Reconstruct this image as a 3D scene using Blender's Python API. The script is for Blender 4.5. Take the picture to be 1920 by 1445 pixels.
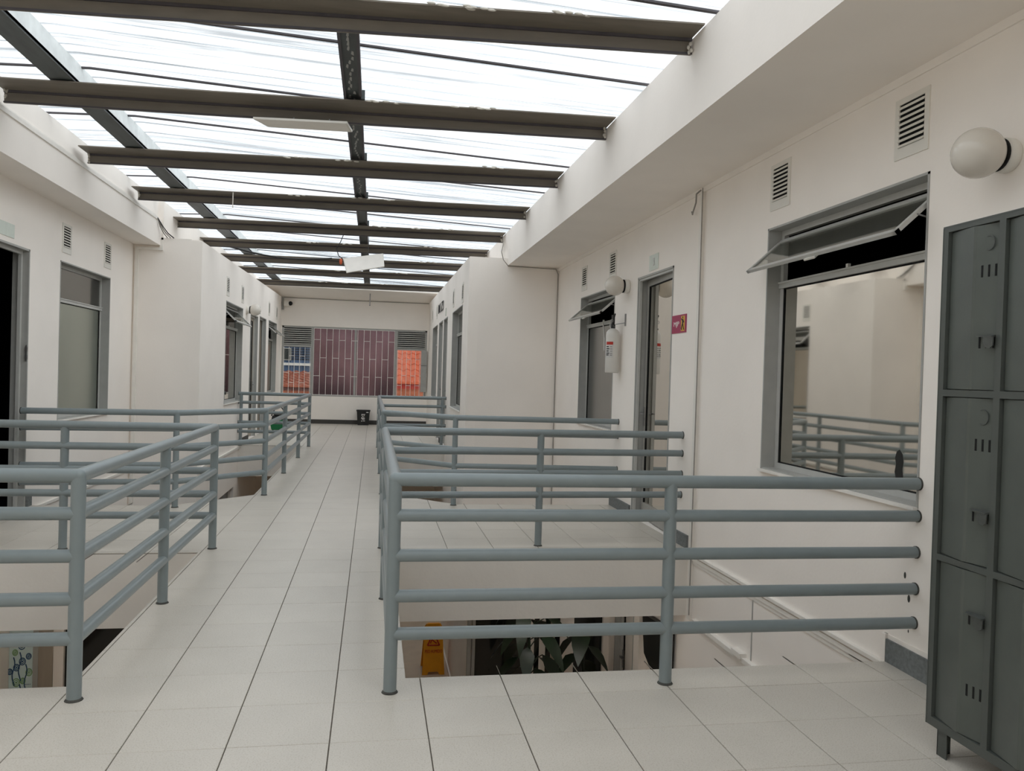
import bpy, bmesh, math, random
from mathutils import Matrix, Vector
random.seed(7)
for o in list(bpy.data.objects): bpy.data.objects.remove(o)
SC = bpy.context.scene
COL = SC.collection

# ------------------------------------------------------------------ camera
F_PX = 1496.16
CAM = Vector((0.13624, -3.66538, 1.50273))
RW = [(0.98490408, -0.17050764, 0.02985114), (0.0272188, -0.01775562, -0.9994718), (0.17094761, 0.98519637, -0.01284657)]
cd = bpy.data.cameras.new('camera'); cam = bpy.data.objects.new('camera', cd); COL.objects.link(cam)
cd.sensor_fit = 'HORIZONTAL'; cd.sensor_width = 36.0; cd.lens = F_PX / 1920 * 36.0
cd.clip_start = 0.05; cd.clip_end = 300
R = Matrix(((RW[0][0], -RW[1][0], -RW[2][0]), (RW[0][1], -RW[1][1], -RW[2][1]), (RW[0][2], -RW[1][2], -RW[2][2])))
cam.matrix_world = Matrix.Translation(CAM) @ R.to_4x4()
SC.camera = cam

# ------------------------------------------------------------------ overcast sky
w = bpy.data.worlds.new('overcast_sky'); SC.world = w; w.use_nodes = True
nt = w.node_tree; bg = nt.nodes['Background']
tc = nt.nodes.new('ShaderNodeTexCoord'); nz = nt.nodes.new('ShaderNodeTexNoise'); nz.inputs['Scale'].default_value = 2.2; nz.inputs['Detail'].default_value = 4
rp = nt.nodes.new('ShaderNodeValToRGB'); rp.color_ramp.elements[0].position = 0.3; rp.color_ramp.elements[1].position = 0.75
rp.color_ramp.elements[0].color = (0.93, 0.965, 1.0, 1); rp.color_ramp.elements[1].color = (1.0, 1.0, 1.0, 1)
nt.links.new(tc.outputs['Generated'], nz.inputs['Vector']); nt.links.new(nz.outputs['Fac'], rp.inputs['Fac']); nt.links.new(rp.outputs['Color'], bg.inputs['Color'])
bg.inputs['Strength'].default_value = 1.0
sun_d = bpy.data.lights.new('veiled_sun', 'SUN'); sun_d.energy = 0.62; sun_d.angle = math.radians(55); sun_d.color = (1.0, 0.97, 0.93)
sun = bpy.data.objects.new('veiled_sun', sun_d); COL.objects.link(sun)
sun.rotation_euler = Vector((0.72, -0.40, 0.62)).to_track_quat('Z', 'Y').to_euler()      # pale sun behind the cloud, high on the right
SC.view_settings.view_transform = 'Standard'; SC.view_settings.look = 'None'
SC.view_settings.gamma = 1.0; SC.view_settings.use_curve_mapping = False
SC.view_settings.exposure = 0.55
SC.cycles.diffuse_bounces = 10; SC.cycles.max_bounces = 16; SC.cycles.transparent_max_bounces = 16

# ------------------------------------------------------------------ materials
def lin(r, g, b):
    f = lambda c: (c / 255 / 12.92) if c / 255 <= 0.04045 else ((c / 255 + 0.055) / 1.055) ** 2.4
    return (f(r), f(g), f(b), 1.0)
def mat(name, rgb, rough=0.6, metal=0.0, var=0.06, scale=6.0, bump=0.0, bscale=None, spec=0.5, stretch=None, rand=0.0):
    m = bpy.data.materials.new(name); m.use_nodes = True; t = m.node_tree; p = t.nodes['Principled BSDF']
    c = lin(*rgb)
    p.inputs['Roughness'].default_value = rough; p.inputs['Metallic'].default_value = metal
    p.inputs['Specular IOR Level'].default_value = spec
    g = t.nodes.new('ShaderNodeNewGeometry'); vec = g.outputs['Position']
    if stretch:
        mp = t.nodes.new('ShaderNodeMapping'); mp.inputs['Scale'].default_value = stretch
        t.links.new(vec, mp.inputs['Vector']); vec = mp.outputs['Vector']
    n = t.nodes.new('ShaderNodeTexNoise'); n.inputs['Scale'].default_value = scale; n.inputs['Detail'].default_value = 5
    t.links.new(vec, n.inputs['Vector'])
    r = t.nodes.new('ShaderNodeValToRGB')
    r.color_ramp.elements[0].position = 0.3; r.color_ramp.elements[1].position = 0.7
    r.color_ramp.elements[0].color = tuple(max(0, x * (1 - var)) for x in c[:3]) + (1,)
    r.color_ramp.elements[1].color = tuple(min(1, x * (1 + var)) for x in c[:3]) + (1,)
    t.links.new(n.outputs['Fac'], r.inputs['Fac']); out = r.outputs['Color']
    if rand:
        oi = t.nodes.new('ShaderNodeObjectInfo'); mr = t.nodes.new('ShaderNodeMapRange')
        mr.inputs['To Min'].default_value = 1 - rand; mr.inputs['To Max'].default_value = 1 + rand
        hs = t.nodes.new('ShaderNodeHueSaturation')
        t.links.new(oi.outputs['Random'], mr.inputs['Value']); t.links.new(mr.outputs['Result'], hs.inputs['Value'])
        t.links.new(out, hs.inputs['Color']); out = hs.outputs['Color']
    t.links.new(out, p.inputs['Base Color'])
    if bump:
        n2 = t.nodes.new('ShaderNodeTexNoise'); n2.inputs['Scale'].default_value = bscale or scale * 8; n2.inputs['Detail'].default_value = 4
        t.links.new(vec, n2.inputs['Vector'])
        b = t.nodes.new('ShaderNodeBump'); b.inputs['Strength'].default_value = bump; b.inputs['Distance'].default_value = 0.01
        t.links.new(n2.outputs['Fac'], b.inputs['Height']); t.links.new(b.outputs['Normal'], p.inputs['Normal'])
    return m
M = {}
M['wall'] = mat('white_wall_paint', (245, 239, 232), 0.75, var=0.025, scale=1.6, bump=0.08, bscale=40, spec=0.3)
M['slab'] = mat('white_slab_paint', (230, 226, 219), 0.75, var=0.03, scale=2.5, bump=0.12, bscale=30, spec=0.3)
M['block'] = mat('white_block_paint', (245, 239, 232), 0.75, var=0.025, scale=1.3, bump=0.08, bscale=40, spec=0.3)
M['grout'] = mat('grout', (88, 82, 74), 0.9, var=0.15, scale=30)
M['rail'] = mat('grey_rail_paint', (128, 138, 140), 0.30, var=0.03, scale=14, spec=0.5)
M['collar'] = mat('dark_collar', (70, 70, 66), 0.8, var=0.2, scale=40)
M['frame'] = mat('grey_frame_paint', (166, 166, 162), 0.5, var=0.05, scale=10)
M['framelight'] = mat('aluminium_grey', (188, 188, 184), 0.4, var=0.04, scale=10)
M['beam'] = mat('dark_beam_paint', (122, 114, 103), 0.55, var=0.12, scale=5, stretch=(0.6, 3, 3))
M['purlin'] = mat('dark_purlin', (70, 76, 76), 0.5, var=0.25, scale=6, stretch=(3, 0.5, 3))
M['galv'] = mat('galvanised_steel', (232, 238, 238), 0.5, metal=0.0, var=0.09, scale=9)
M['lap'] = mat('lap_strip', (80, 76, 80), 0.6, var=0.1, scale=8)
M['mortar'] = mat('mortar_splash', (205, 200, 190), 0.9, var=0.1, scale=30)
M['locker'] = mat('locker_green_grey', (82, 87, 82), 0.42, var=0.07, scale=7, bump=0.02, bscale=60)
M['lockerframe'] = mat('locker_frame', (78, 82, 78), 0.45, var=0.06, scale=7)
M['black'] = mat('black_plastic', (22, 23, 22), 0.45, var=0.1, scale=20)
M['gunmetal'] = mat('worn_gunmetal', (92, 95, 92), 0.4, metal=0.5, var=0.15, scale=30)
M['slot'] = mat('slot_black', (8, 8, 8), 0.9, var=0.1, scale=20)
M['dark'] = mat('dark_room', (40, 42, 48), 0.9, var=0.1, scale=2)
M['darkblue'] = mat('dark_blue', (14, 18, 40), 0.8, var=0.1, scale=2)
M['white'] = mat('white_plastic', (226, 223, 215), 0.45, var=0.02, scale=10)
M['trunk'] = mat('white_trunking', (236, 232, 225), 0.5, var=0.03, scale=10)
M['opal'] = mat('opal_globe', (214, 208, 198), 0.12, var=0.02, scale=5)
M['cable'] = mat('grey_cable', (150, 146, 140), 0.6, var=0.1, scale=20)
M['base'] = mat('grey_skirting', (112, 116, 116), 0.75, var=0.22, scale=45)
M['based'] = mat('dark_skirting', (66, 64, 60), 0.7, var=0.12, scale=25)
M['yellow'] = mat('yellow_plastic', (235, 160, 20), 0.45, var=0.05, scale=10)
M['signred'] = mat('print_red', (180, 40, 22), 0.6, var=0.05, scale=10)
M['crimson'] = mat('sign_crimson', (160, 42, 84), 0.5, var=0.05, scale=20)
M['signyellow'] = mat('sign_yellow', (222, 178, 70), 0.5, var=0.05, scale=20)
M['ink'] = mat('ink_black', (25, 25, 28), 0.6, var=0.05, scale=20)
M['printwhite'] = mat('print_white', (235, 232, 228), 0.6, var=0.02, scale=20)
M['extbody'] = mat('extinguisher_cream', (214, 211, 205), 0.3, var=0.02, scale=10)
M['extlabel'] = mat('extinguisher_label', (205, 203, 200), 0.5, var=0.03, scale=60)
M['steel'] = mat('bare_steel', (150, 150, 150), 0.35, metal=0.8, var=0.05, scale=20)
M['plate'] = mat('green_acrylic', (214, 222, 212), 0.2, var=0.04, scale=20)
M['leaf'] = mat('dark_leaf', (24, 38, 22), 0.4, var=0.25, scale=8)
M['pot'] = mat('clay_pot', (120, 78, 60), 0.8, var=0.1, scale=12)
M['lowfloor'] = mat('lower_floor_tile', (198, 180, 158), 0.5, var=0.06, scale=6)
M['green'] = mat('green_plastic', (22, 120, 70), 0.45, var=0.06, scale=12)
M['orange'] = mat('orange_wire', (200, 90, 50), 0.6, var=0.1, scale=20)
M['tileroof'] = mat('clay_roof_tile', (204, 92, 56), 0.85, var=0.25, scale=5)
M['oldtile'] = mat('faded_roof_tile', (150, 80, 60), 0.9, var=0.3, scale=4)
M['brick'] = mat('old_brick', (180, 100, 70), 0.9, var=0.25, scale=9)
M['blue'] = mat('blue_house', (72, 96, 130), 0.8, var=0.15, scale=3)
M['poster'] = mat('poster_board', (206, 226, 226), 0.6, var=0.04, scale=6)
M['posterblue'] = mat('poster_blue', (30, 72, 110), 0.6, var=0.08, scale=20)
M['postergreen'] = mat('poster_green', (120, 160, 110), 0.6, var=0.08, scale=20)
M['lowwood'] = mat('taupe_door', (158, 148, 134), 0.6, var=0.06, scale=5, stretch=(4, 4, 0.6))
M['doorgrey'] = mat('grey_door_leaf', (158, 156, 150), 0.5, var=0.04, scale=8)
M['darkred'] = mat('dark_red_skirting', (96, 44, 38), 0.7, var=0.1, scale=10)
M['house'] = mat('pale_house_wall', (190, 182, 170), 0.9, var=0.06, scale=3)

# floor tile: speckled terrazzo-look ceramic, slightly glossy
def tile_mat():
    m = mat('floor_tile', (206, 200, 190), 0.36, var=0.035, scale=3.0, rand=0.02, spec=0.45)
    t = m.node_tree; p = t.nodes['Principled BSDF']
    src = p.inputs['Base Color'].links[0].from_socket
    g = t.nodes.new('ShaderNodeNewGeometry'); n = t.nodes.new('ShaderNodeTexNoise'); n.inputs['Scale'].default_value = 160; n.inputs['Detail'].default_value = 2
    t.links.new(g.outputs['Position'], n.inputs['Vector'])
    r = t.nodes.new('ShaderNodeValToRGB'); r.color_ramp.elements[0].position = 0.28; r.color_ramp.elements[1].position = 0.5
    r.color_ramp.elements[0].color = (0.8, 0.78, 0.74, 1); r.color_ramp.elements[1].color = (1, 1, 1, 1)
    t.links.new(n.outputs['Fac'], r.inputs['Fac'])
    mx = t.nodes.new('ShaderNodeMix'); mx.data_type = 'RGBA'; mx.blend_type = 'MULTIPLY'; mx.inputs['Factor'].default_value = 1
    t.links.new(src, mx.inputs[6]); t.links.new(r.outputs['Color'], mx.inputs[7]); t.links.new(mx.outputs[2], p.inputs['Base Color'])
    return m
M['tile'] = tile_mat()
# translucent corrugated roofing
def roof_mat():
    m = bpy.data.materials.new('translucent_roofing'); m.use_nodes = True; t = m.node_tree
    for n in list(t.nodes): t.nodes.remove(n)
    out = t.nodes.new('ShaderNodeOutputMaterial'); g = t.nodes.new('ShaderNodeNewGeometry')
    mp = t.nodes.new('ShaderNodeMapping'); mp.inputs['Scale'].default_value = (0.16, 9, 1)
    n = t.nodes.new('ShaderNodeTexNoise'); n.inputs['Scale'].default_value = 2.2; n.inputs['Detail'].default_value = 7; n.inputs['Roughness'].default_value = 0.7
    r = t.nodes.new('ShaderNodeValToRGB'); r.color_ramp.elements[0].position = 0.37; r.color_ramp.elements[1].position = 0.50
    r.color_ramp.elements[0].color = (0.46, 0.485, 0.50, 1); r.color_ramp.elements[1].color = (0.95, 0.98, 1.0, 1)
    tr = t.nodes.new('ShaderNodeBsdfTransparent'); tl = t.nodes.new('ShaderNodeBsdfTranslucent'); mx = t.nodes.new('ShaderNodeMixShader'); mx.inputs[0].default_value = 0.25
    L = t.links.new
    L(g.outputs['Position'], mp.inputs['Vector']); L(mp.outputs['Vector'], n.inputs['Vector']); L(n.outputs['Fac'], r.inputs['Fac'])
    L(r.outputs['Color'], tr.inputs['Color']); L(r.outputs['Color'], tl.inputs['Color'])
    L(tr.outputs[0], mx.inputs[1]); L(tl.outputs[0], mx.inputs[2]); L(mx.outputs[0], out.inputs['Surface'])
    return m
M['roof'] = roof_mat()
# solar-film glass (mirror-like) and see-through glass
def film(name, rgb, rough=0.03, var=0.03):
    return mat(name, rgb, rough, metal=1.0, var=var, scale=1.2)
M['film'] = film('solar_film_glass', (218, 213, 204))
M['filmgreen'] = film('greenish_film_glass', (172, 178, 168), 0.3)
M['filmgrey'] = film('grey_film_glass', (150, 150, 148), 0.25)
M['filmdark'] = film('dark_film_glass', (112, 110, 106), 0.12)
M['maroon'] = film('maroon_film_glass', (132, 106, 113), 0.12, var=0.25)  # tinted film; its strong tone variation paints in lighter and darker reflections
M['lowglass'] = mat('dark_shop_glass', (30, 32, 30), 0.08, var=0.1, scale=2)
def glass_mat(name='clear_glass', fac=0.34):
    m = bpy.data.materials.new(name); m.use_nodes = True; t = m.node_tree
    for n in list(t.nodes): t.nodes.remove(n)
    out = t.nodes.new('ShaderNodeOutputMaterial'); tr = t.nodes.new('ShaderNodeBsdfTransparent'); gl = t.nodes.new('ShaderNodeBsdfGlossy')
    n = t.nodes.new('ShaderNodeTexNoise'); n.inputs['Scale'].default_value = 3
    r = t.nodes.new('ShaderNodeValToRGB'); r.color_ramp.elements[0].color = (0.72, 0.74, 0.72, 1); r.color_ramp.elements[1].color = (0.8, 0.82, 0.8, 1)
    t.links.new(n.outputs['Fac'], r.inputs['Fac']); t.links.new(r.outputs['Color'], tr.inputs['Color'])
    gl.inputs['Roughness'].default_value = 0.03; gl.inputs['Color'].default_value = (0.9, 0.9, 0.88, 1)
    mx = t.nodes.new('ShaderNodeMixShader'); mx.inputs[0].default_value = fac
    t.links.new(tr.outputs[0], mx.inputs[1]); t.links.new(gl.outputs[0], mx.inputs[2]); t.links.new(mx.outputs[0], out.inputs['Surface'])
    return m
M['glass'] = glass_mat(); M['glassclear'] = glass_mat('clear_window_glass', 0.06)

# ------------------------------------------------------------------ helpers
def tag(o, label=None, cat=None, group=None, kind=None):
    if label: o['label'] = label
    if cat: o['category'] = cat
    if group: o['group'] = group
    if kind: o['kind'] = kind
    return o
def thing(name, loc, label, cat, group=None):
    o = bpy.data.objects.new(name, None); COL.objects.link(o); o.location = loc; o.empty_display_size = 0.1
    o['origin'] = 1; WO[o.name] = Vector(loc)
    del o['origin']
    return tag(o, label, cat, group)
WO = {}          # world origin of each root, used to place child meshes
def worg(o):
    v = Vector((0, 0, 0))
    while o is not None:
        v = v + o.location; o = o.parent
    return v
class MB:
    def __init__(s): s.v = []; s.f = []; s.smooth = set()
    def add(s, vs, fs, sm=False):
        b = len(s.v); s.v += [tuple(q) for q in vs]
        for f in fs:
            if sm: s.smooth.add(len(s.f))
            s.f.append([b + i for i in f])
        return s
    def box(s, x0, x1, y0, y1, z0, z1, tf=None):
        x0, x1 = min(x0, x1), max(x0, x1); y0, y1 = min(y0, y1), max(y0, y1); z0, z1 = min(z0, z1), max(z0, z1)
        vs = [(x, y, z) for z in (z0, z1) for y in (y0, y1) for x in (x0, x1)]
        if tf: vs = [tf(*q) for q in vs]
        return s.add(vs, [(0, 2, 3, 1), (4, 5, 7, 6), (0, 1, 5, 4), (2, 6, 7, 3), (0, 4, 6, 2), (1, 3, 7, 5)])
    def hexa(s, b, t):       # bottom 4, top 4 (same winding)
        return s.add(list(b) + list(t), [(3, 2, 1, 0), (4, 5, 6, 7), (0, 1, 5, 4), (1, 2, 6, 5), (2, 3, 7, 6), (3, 0, 4, 7)])
    def tube(s, a, b, r, n=14, caps=True, r2=None):
        a = Vector(a); b = Vector(b); d = (b - a).normalized(); u = d.orthogonal().normalized(); w_ = d.cross(u); r2 = r if r2 is None else r2
        vs = []
        for i in range(n):
            t = 2 * math.pi * i / n; vs.append(a + (u * math.cos(t) + w_ * math.sin(t)) * r)
        for i in range(n):
            t = 2 * math.pi * i / n; vs.append(b + (u * math.cos(t) + w_ * math.sin(t)) * r2)
        s.add(vs, [(i, (i + 1) % n, n + (i + 1) % n, n + i) for i in range(n)], True)
        if caps: s.add(vs, [tuple(reversed(range(n))), tuple(range(n, 2 * n))])
        return s
    def ball(s, c, r, n=14, m=8, sc=(1, 1, 1)):
        vs = [(c[0], c[1], c[2] - r * sc[2])]
        for j in range(1, m):
            p = math.pi * j / m - math.pi / 2
            for i in range(n):
                t = 2 * math.pi * i / n
                vs.append((c[0] + r * sc[0] * math.cos(p) * math.cos(t), c[1] + r * sc[1] * math.cos(p) * math.sin(t), c[2] + r * sc[2] * math.sin(p)))
        vs.append((c[0], c[1], c[2] + r * sc[2])); L = len(vs) - 1; fs = []
        for i in range(n): fs.append((0, 1 + (i + 1) % n, 1 + i))
        for j in range(m - 2):
            for i in range(n): a = 1 + j * n; fs.append((a + i, a + (i + 1) % n, a + n + (i + 1) % n, a + n + i))
        a = 1 + (m - 2) * n
        for i in range(n): fs.append((a + i, a + (i + 1) % n, L))
        return s.add(vs, fs, True)
    def path(s, pts, r, n=8):
        for a, b in zip(pts, pts[1:]): s.tube(a, b, r, n, caps=False)
        for p in pts: s.ball(p, r, n, 6)
        return s
    def lathe(s, prof, c, axis='Z', n=24):
        vs = []; k = len(prof)
        for i in range(n):
            t = 2 * math.pi * i / n
            for r, h in prof:
                q = (r * math.cos(t), r * math.sin(t), h)
                if axis == 'X': q = (h, q[0], q[1])
                if axis == '-X': q = (-h, q[0], q[1])
                vs.append((c[0] + q[0], c[1] + q[1], c[2] + q[2]))
        return s.add(vs, [(i * k + j, ((i + 1) % n) * k + j, ((i + 1) % n) * k + j + 1, i * k + j + 1) for i in range(n) for j in range(k - 1)], True)
    def ring(s, c, r, w_, dp, nrm=(-1, 0, 0), n=20, tf=None, sx=1.0):   # flat ring plate facing nrm
        N = Vector(nrm).normalized(); u = Vector((0, 0, 1)) if abs(N.z) < .9 else Vector((1, 0, 0)); q = N.cross(u).normalized(); c = Vector(c)
        vs = []
        for i in range(n):
            t = 2 * math.pi * i / n; d = q * math.cos(t) * sx + u * math.sin(t)
            vs += [c + d * r, c + d * max(r - w_, 0.0001), c + d * r + N * dp, c + d * max(r - w_, 0.0001) + N * dp]
        fs = []
        for i in range(n):
            a = 4 * i; b = 4 * ((i + 1) % n)
            fs += [(a + 2, b + 2, b + 3, a + 3), (a, b, b + 2, a + 2), (b + 1, a + 1, a + 3, b + 3)]
        return s.add(vs, fs)
    def build(s, name, m, parent=None, bevel=0):
        off = worg(parent) if parent else Vector((0, 0, 0))
        me = bpy.data.meshes.new(name); me.from_pydata([(Vector(v) - off) for v in s.v], [], s.f)
        me.materials.append(m)
        if s.smooth:
            sm = [i in s.smooth for i in range(len(s.f))]; me.polygons.foreach_set('use_smooth', sm)
        bm = bmesh.new(); bm.from_mesh(me); bmesh.ops.recalc_face_normals(bm, faces=bm.faces); bm.to_mesh(me); bm.free()
        me.update()
        o = bpy.data.objects.new(name, me); COL.objects.link(o)
        if parent: o.parent = parent
        if bevel:
            bv = o.modifiers.new('bevel', 'BEVEL'); bv.width = bevel; bv.segments = 2; bv.limit_method = 'ANGLE'
        return o
def struct(mb, name, m, parent=None):
    o = mb.build(name, m, parent)
    if parent is None: o['kind'] = 'structure'
    return o
def sroot(name, loc):
    o = bpy.data.objects.new(name, None); COL.objects.link(o); o.location = loc; o['kind'] = 'structure'; o.empty_display_size = 0.1
    return o
def text(name, body, size, m, parent, loc, facing, sx=1.0, ext=0.001):
    cu = bpy.data.curves.new(name, 'FONT'); cu.body = body; cu.size = size; cu.extrude = ext; cu.align_x = 'CENTER'; cu.align_y = 'CENTER'; cu.resolution_u = 3
    o = bpy.data.objects.new(name, cu); COL.objects.link(o)
    bpy.context.view_layer.update()
    me = bpy.data.meshes.new_from_object(o.evaluated_get(bpy.context.evaluated_depsgraph_get()))
    bpy.data.objects.remove(o); bpy.data.curves.remove(cu)
    X = {'-X': (0, -1, 0), '+X': (0, 1, 0), '-Y': (1, 0, 0)}[facing]; N = {'-X': (-1, 0, 0), '+X': (1, 0, 0), '-Y': (0, -1, 0)}[facing]
    mt = Matrix(((X[0] * sx, 0, N[0], 0), (X[1] * sx, 0, N[1], 0), (0, 1, N[2], 0), (0, 0, 0, 1)))
    me.transform(Matrix.Translation(Vector(loc) - worg(parent)) @ mt)
    me.materials.clear(); me.materials.append(m)
    t = bpy.data.objects.new(name, me); COL.objects.link(t); t.parent = parent
    return t
def dup(root, loc, label=None, group=None):
    r = root.copy(); COL.objects.link(r); r.location = loc
    if label: r['label'] = label
    if group: r['group'] = group
    for ch in list(root.children):
        c = ch.copy(); COL.objects.link(c); c.parent = r
        for g in list(ch.children):
            d = g.copy(); COL.objects.link(d); d.parent = c
    return r

# ------------------------------------------------------------------ key dimensions (metres)
XR, XL = 2.95, -3.36            # side walls of the front bay
YBR, YBL = 8.57, 8.77           # where the bay ends and the narrower rear part starts
XL2 = -2.41
def XR2(y): return 1.543 + 0.0095 * (y - YBR)
YB = 19.1                       # back wall
ZL = -2.7                       # lower storey floor
FRX, FLX = 2.136, -2.986        # fascias beside the skylight
YF = -7.0                       # wall behind the photographer
Z_SOFF_R, Z_SOFF_L = 3.20, 3.245

# ------------------------------------------------------------------ floor slab with its openings, and tiles
OUT = [(XL, YF), (XR, YF), (XR, 0.262), (0.33, 0.262), (0.33, 3.08), (XR, 3.08), (XR, 5.46), (1.12, 5.46), (0.33, 6.24), (0.33, 12.4),
       (XR2(12.4), 12.4), (XR2(YB), YB), (XL2, YB), (XL2, 12.4), (-1.22, 12.4), (-1.22, 6.12), (-1.97, 5.36), (XL, 5.36), (XL, 3.08), (-1.22, 3.08), (-1.22, 0.305), (XL, 0.305)]
froot = sroot('floor', (0, 0, 0))
def prism(outline, z0, z1, name, m, parent=None):
    bm = bmesh.new(); vb = [bm.verts.new((x, y, z1)) for x, y in outline]; f = bm.faces.new(vb)
    r = bmesh.ops.extrude_face_region(bm, geom=[f]); ex = [g for g in r['geom'] if isinstance(g, bmesh.types.BMVert)]
    for v in ex: v.co.z = z0
    bmesh.ops.triangulate(bm, faces=[f for f in bm.faces if len(f.verts) > 4]); bmesh.ops.recalc_face_normals(bm, faces=bm.faces)
    me = bpy.data.meshes.new(name); bm.to_mesh(me); bm.free(); me.materials.append(m)
    o = bpy.data.objects.new(name, me); COL.objects.link(o); o.parent = parent
    return o
prism(OUT, -0.60, -0.009, 'slab', M['slab'], froot)
prism(OUT, -0.009, -0.006, 'grout_bed', M['grout'], froot)
def clip(poly, x0, x1, y0, y1):
    for ax, lim, sg in ((0, x0, 1), (0, x1, -1), (1, y0, 1), (1, y1, -1)):
        outp = []
        for i in range(len(poly)):
            a, b = poly[i - 1], poly[i]; da = (a[ax] - lim) * sg; db = (b[ax] - lim) * sg
            if (da >= 0) != (db >= 0):
                t = da / (da - db); q = [a[0] + (b[0] - a[0]) * t, a[1] + (b[1] - a[1]) * t]; q[ax] = lim; outp.append(tuple(q))
            if db >= 0: outp.append(b)
        poly = outp
        if not poly: return []
    res = []
    for p in poly:
        if not res or (abs(p[0] - res[-1][0]) + abs(p[1] - res[-1][1])) > 1e-5: res.append(p)
    if len(res) > 1 and abs(res[0][0] - res[-1][0]) + abs(res[0][1] - res[-1][1]) < 1e-5: res.pop()
    return res
def area(p): return abs(sum(p[i - 1][0] * p[i][1] - p[i][0] * p[i - 1][1] for i in range(len(p)))) / 2
TY = 0.3965; GAP = 0.0022
cells = []
for r in range(-17, 50):
    for c in range(-9, 8):
        g = GAP
        p = clip(OUT, c * 0.4 + g, (c + 1) * 0.4 - g, r * TY + g * .7, (r + 1) * TY - g * .7)
        if len(p) >= 3 and area(p) > 0.003:
            cx = sum(q[0] for q in p) / len(p); cy = sum(q[1] for q in p) / len(p)
            vis = cy > -1.25 and abs((cx - CAM.x) - 0.1735 * (cy - CAM.y) * -1 - 0.0) < 99
            cells.append((math.hypot(cx - CAM.x, cy - CAM.y) + (0 if cy > -1.25 else 100), p))
cells.sort(key=lambda t: t[0])
def tile_geo(p, mb, ox=0, oy=0):
    n = len(p); dz = random.uniform(-0.0006, 0.0006)
    cx = sum(q[0] for q in p) / n; cy = sum(q[1] for q in p) / n
    top = [(cx + (q[0] - cx) * .992, cy + (q[1] - cy) * .992, dz) for q in p]; bot = [(q[0], q[1], -0.0065) for q in p]; mid = [(q[0], q[1], dz - 0.002) for q in p]
    mb.add(top + mid + bot, [tuple(range(n))] + [(n + i, n + (i + 1) % n, (i + 1) % n, i) for i in range(n)] + [(2 * n + i, 2 * n + (i + 1) % n, n + (i + 1) % n, n + i) for i in range(n)])
shared = None
for k, (d, p) in enumerate(cells[:300]):
    full = len(p) == 4 and area(p) > 0.1555
    cx = sum(q[0] for q in p) / len(p); cy = sum(q[1] for q in p) / len(p)
    if full and shared is not None:
        o = bpy.data.objects.new('tile', shared); COL.objects.link(o); o.location = (cx, cy, random.uniform(-0.0005, 0.0005)); o.parent = froot
    else:
        mb = MB(); tile_geo([(q[0] - cx, q[1] - cy) for q in p], mb); o = mb.build('tile', M['tile'], froot); o.location = (cx, cy, 0)
        if full: shared = o.data
mb = MB()
for d, p in cells[300:]: tile_geo(p, mb)
o = mb.build('tile', M['tile'], froot); o['kind'] = 'stuff'

# ------------------------------------------------------------------ walls with openings
def wall_along_y(name, xf, n, th, y0, y1, z0, z1, holes, m, rise=0.0):
    """face at X = xf(y) with outward normal n (towards the corridor); holes = (ya, yb, za, zb)"""
    ys = sorted({y0, y1} | {h[0] for h in holes} | {h[1] for h in holes}); zs = sorted({z0, z1} | {h[2] for h in holes} | {h[3] for h in holes})
    mb = MB()
    for a, b in zip(ys, ys[1:]):
        runs = []
        for c, d in zip(zs, zs[1:]):
            if any(h[0] < (a + b) / 2 < h[1] and h[2] < (c + d) / 2 < h[3] for h in holes): continue
            if runs and abs(runs[-1][1] - c) < 1e-6: runs[-1][1] = d
            else: runs.append([c, d])
        for c, d in runs:
            q = lambda dd, y, z: (xf(y) - n * dd, y, z)
            da, db = (d + rise * (a - y0), d + rise * (b - y0)) if abs(d - z1) < 1e-6 else (d, d)
            mb.hexa([q(0, a, c), q(th, a, c), q(th, b, c), q(0, b, c)], [q(0, a, da), q(th, a, da), q(th, b, db), q(0, b, db)])
    return struct(mb, name, m)
cR = lambda y: XR
cL = lambda y: XL
cL2 = lambda y: XL2
W1 = (0.06, 1.782, 0.872, 2.625); W2 = (5.53, 7.13, 0.88, 2.605); D1 = (3.64, 4.69, 0.0, 2.602)
WL1 = (6.04, 7.76, 0.84, 2.64); DL1 = (4.22, 5.23, 0.0, 2.637)
WR1 = (9.45, 11.33, 0.88, 2.645); DR1 = (12.47, 13.43, 0.0, 2.65); DR2 = (13.74, 14.87, 0.0, 2.66); WR2 = (15.42, 17.2, 0.9, 2.66)
WQ1 = (10.79, 12.58, 0.85, 2.648); DQ1 = (13.56, 14.63, 0.0, 2.63); DQ2 = (14.88, 15.96, 0.0, 2.658); WQ2 = (16.44, 18.06, 0.875, 2.67)
LDR = (4.22, 4.86, ZL, -0.72)
wall_along_y('wall_right', cR, -1, 0.15, YF, YBR + 0.1, ZL, 3.5, [W1, W2, D1], M['wall'])
wall_along_y('wall_left', cL, 1, 0.15, YF, YBL + 0.1, ZL, 3.5, [WL1, DL1], M['wall'])
wall_along_y('wall_right_rear', XR2, -1, 0.15, YBR, YB + 0.1, ZL, 3.31, [WR1, DR1, DR2, WR2], M['wall'], 0.0165)
LQ = (10.3, 12.0, ZL, -0.75)
wall_along_y('wall_left_rear', cL2, 1, 0.15, YBL, YB + 0.1, ZL, 3.345, [WQ1, DQ1, DQ2, WQ2, LQ], M['wall'], 0.012)
struct(MB().box(XR2(YBR) + 0.15, XR + 1.0, YBR, YBR + 0.15, ZL, 3.31), 'wall_right_step', M['block'])
struct(MB().box(XL - 1.0, XL2 - 0.15, YBL, YBL + 0.15, ZL, 3.365), 'wall_left_step', M['block'])
struct(MB().box(XL - 3.2, XR + 3.2, YF - 0.15, YF, ZL, 4.2), 'wall_front', M['wall'])
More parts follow.
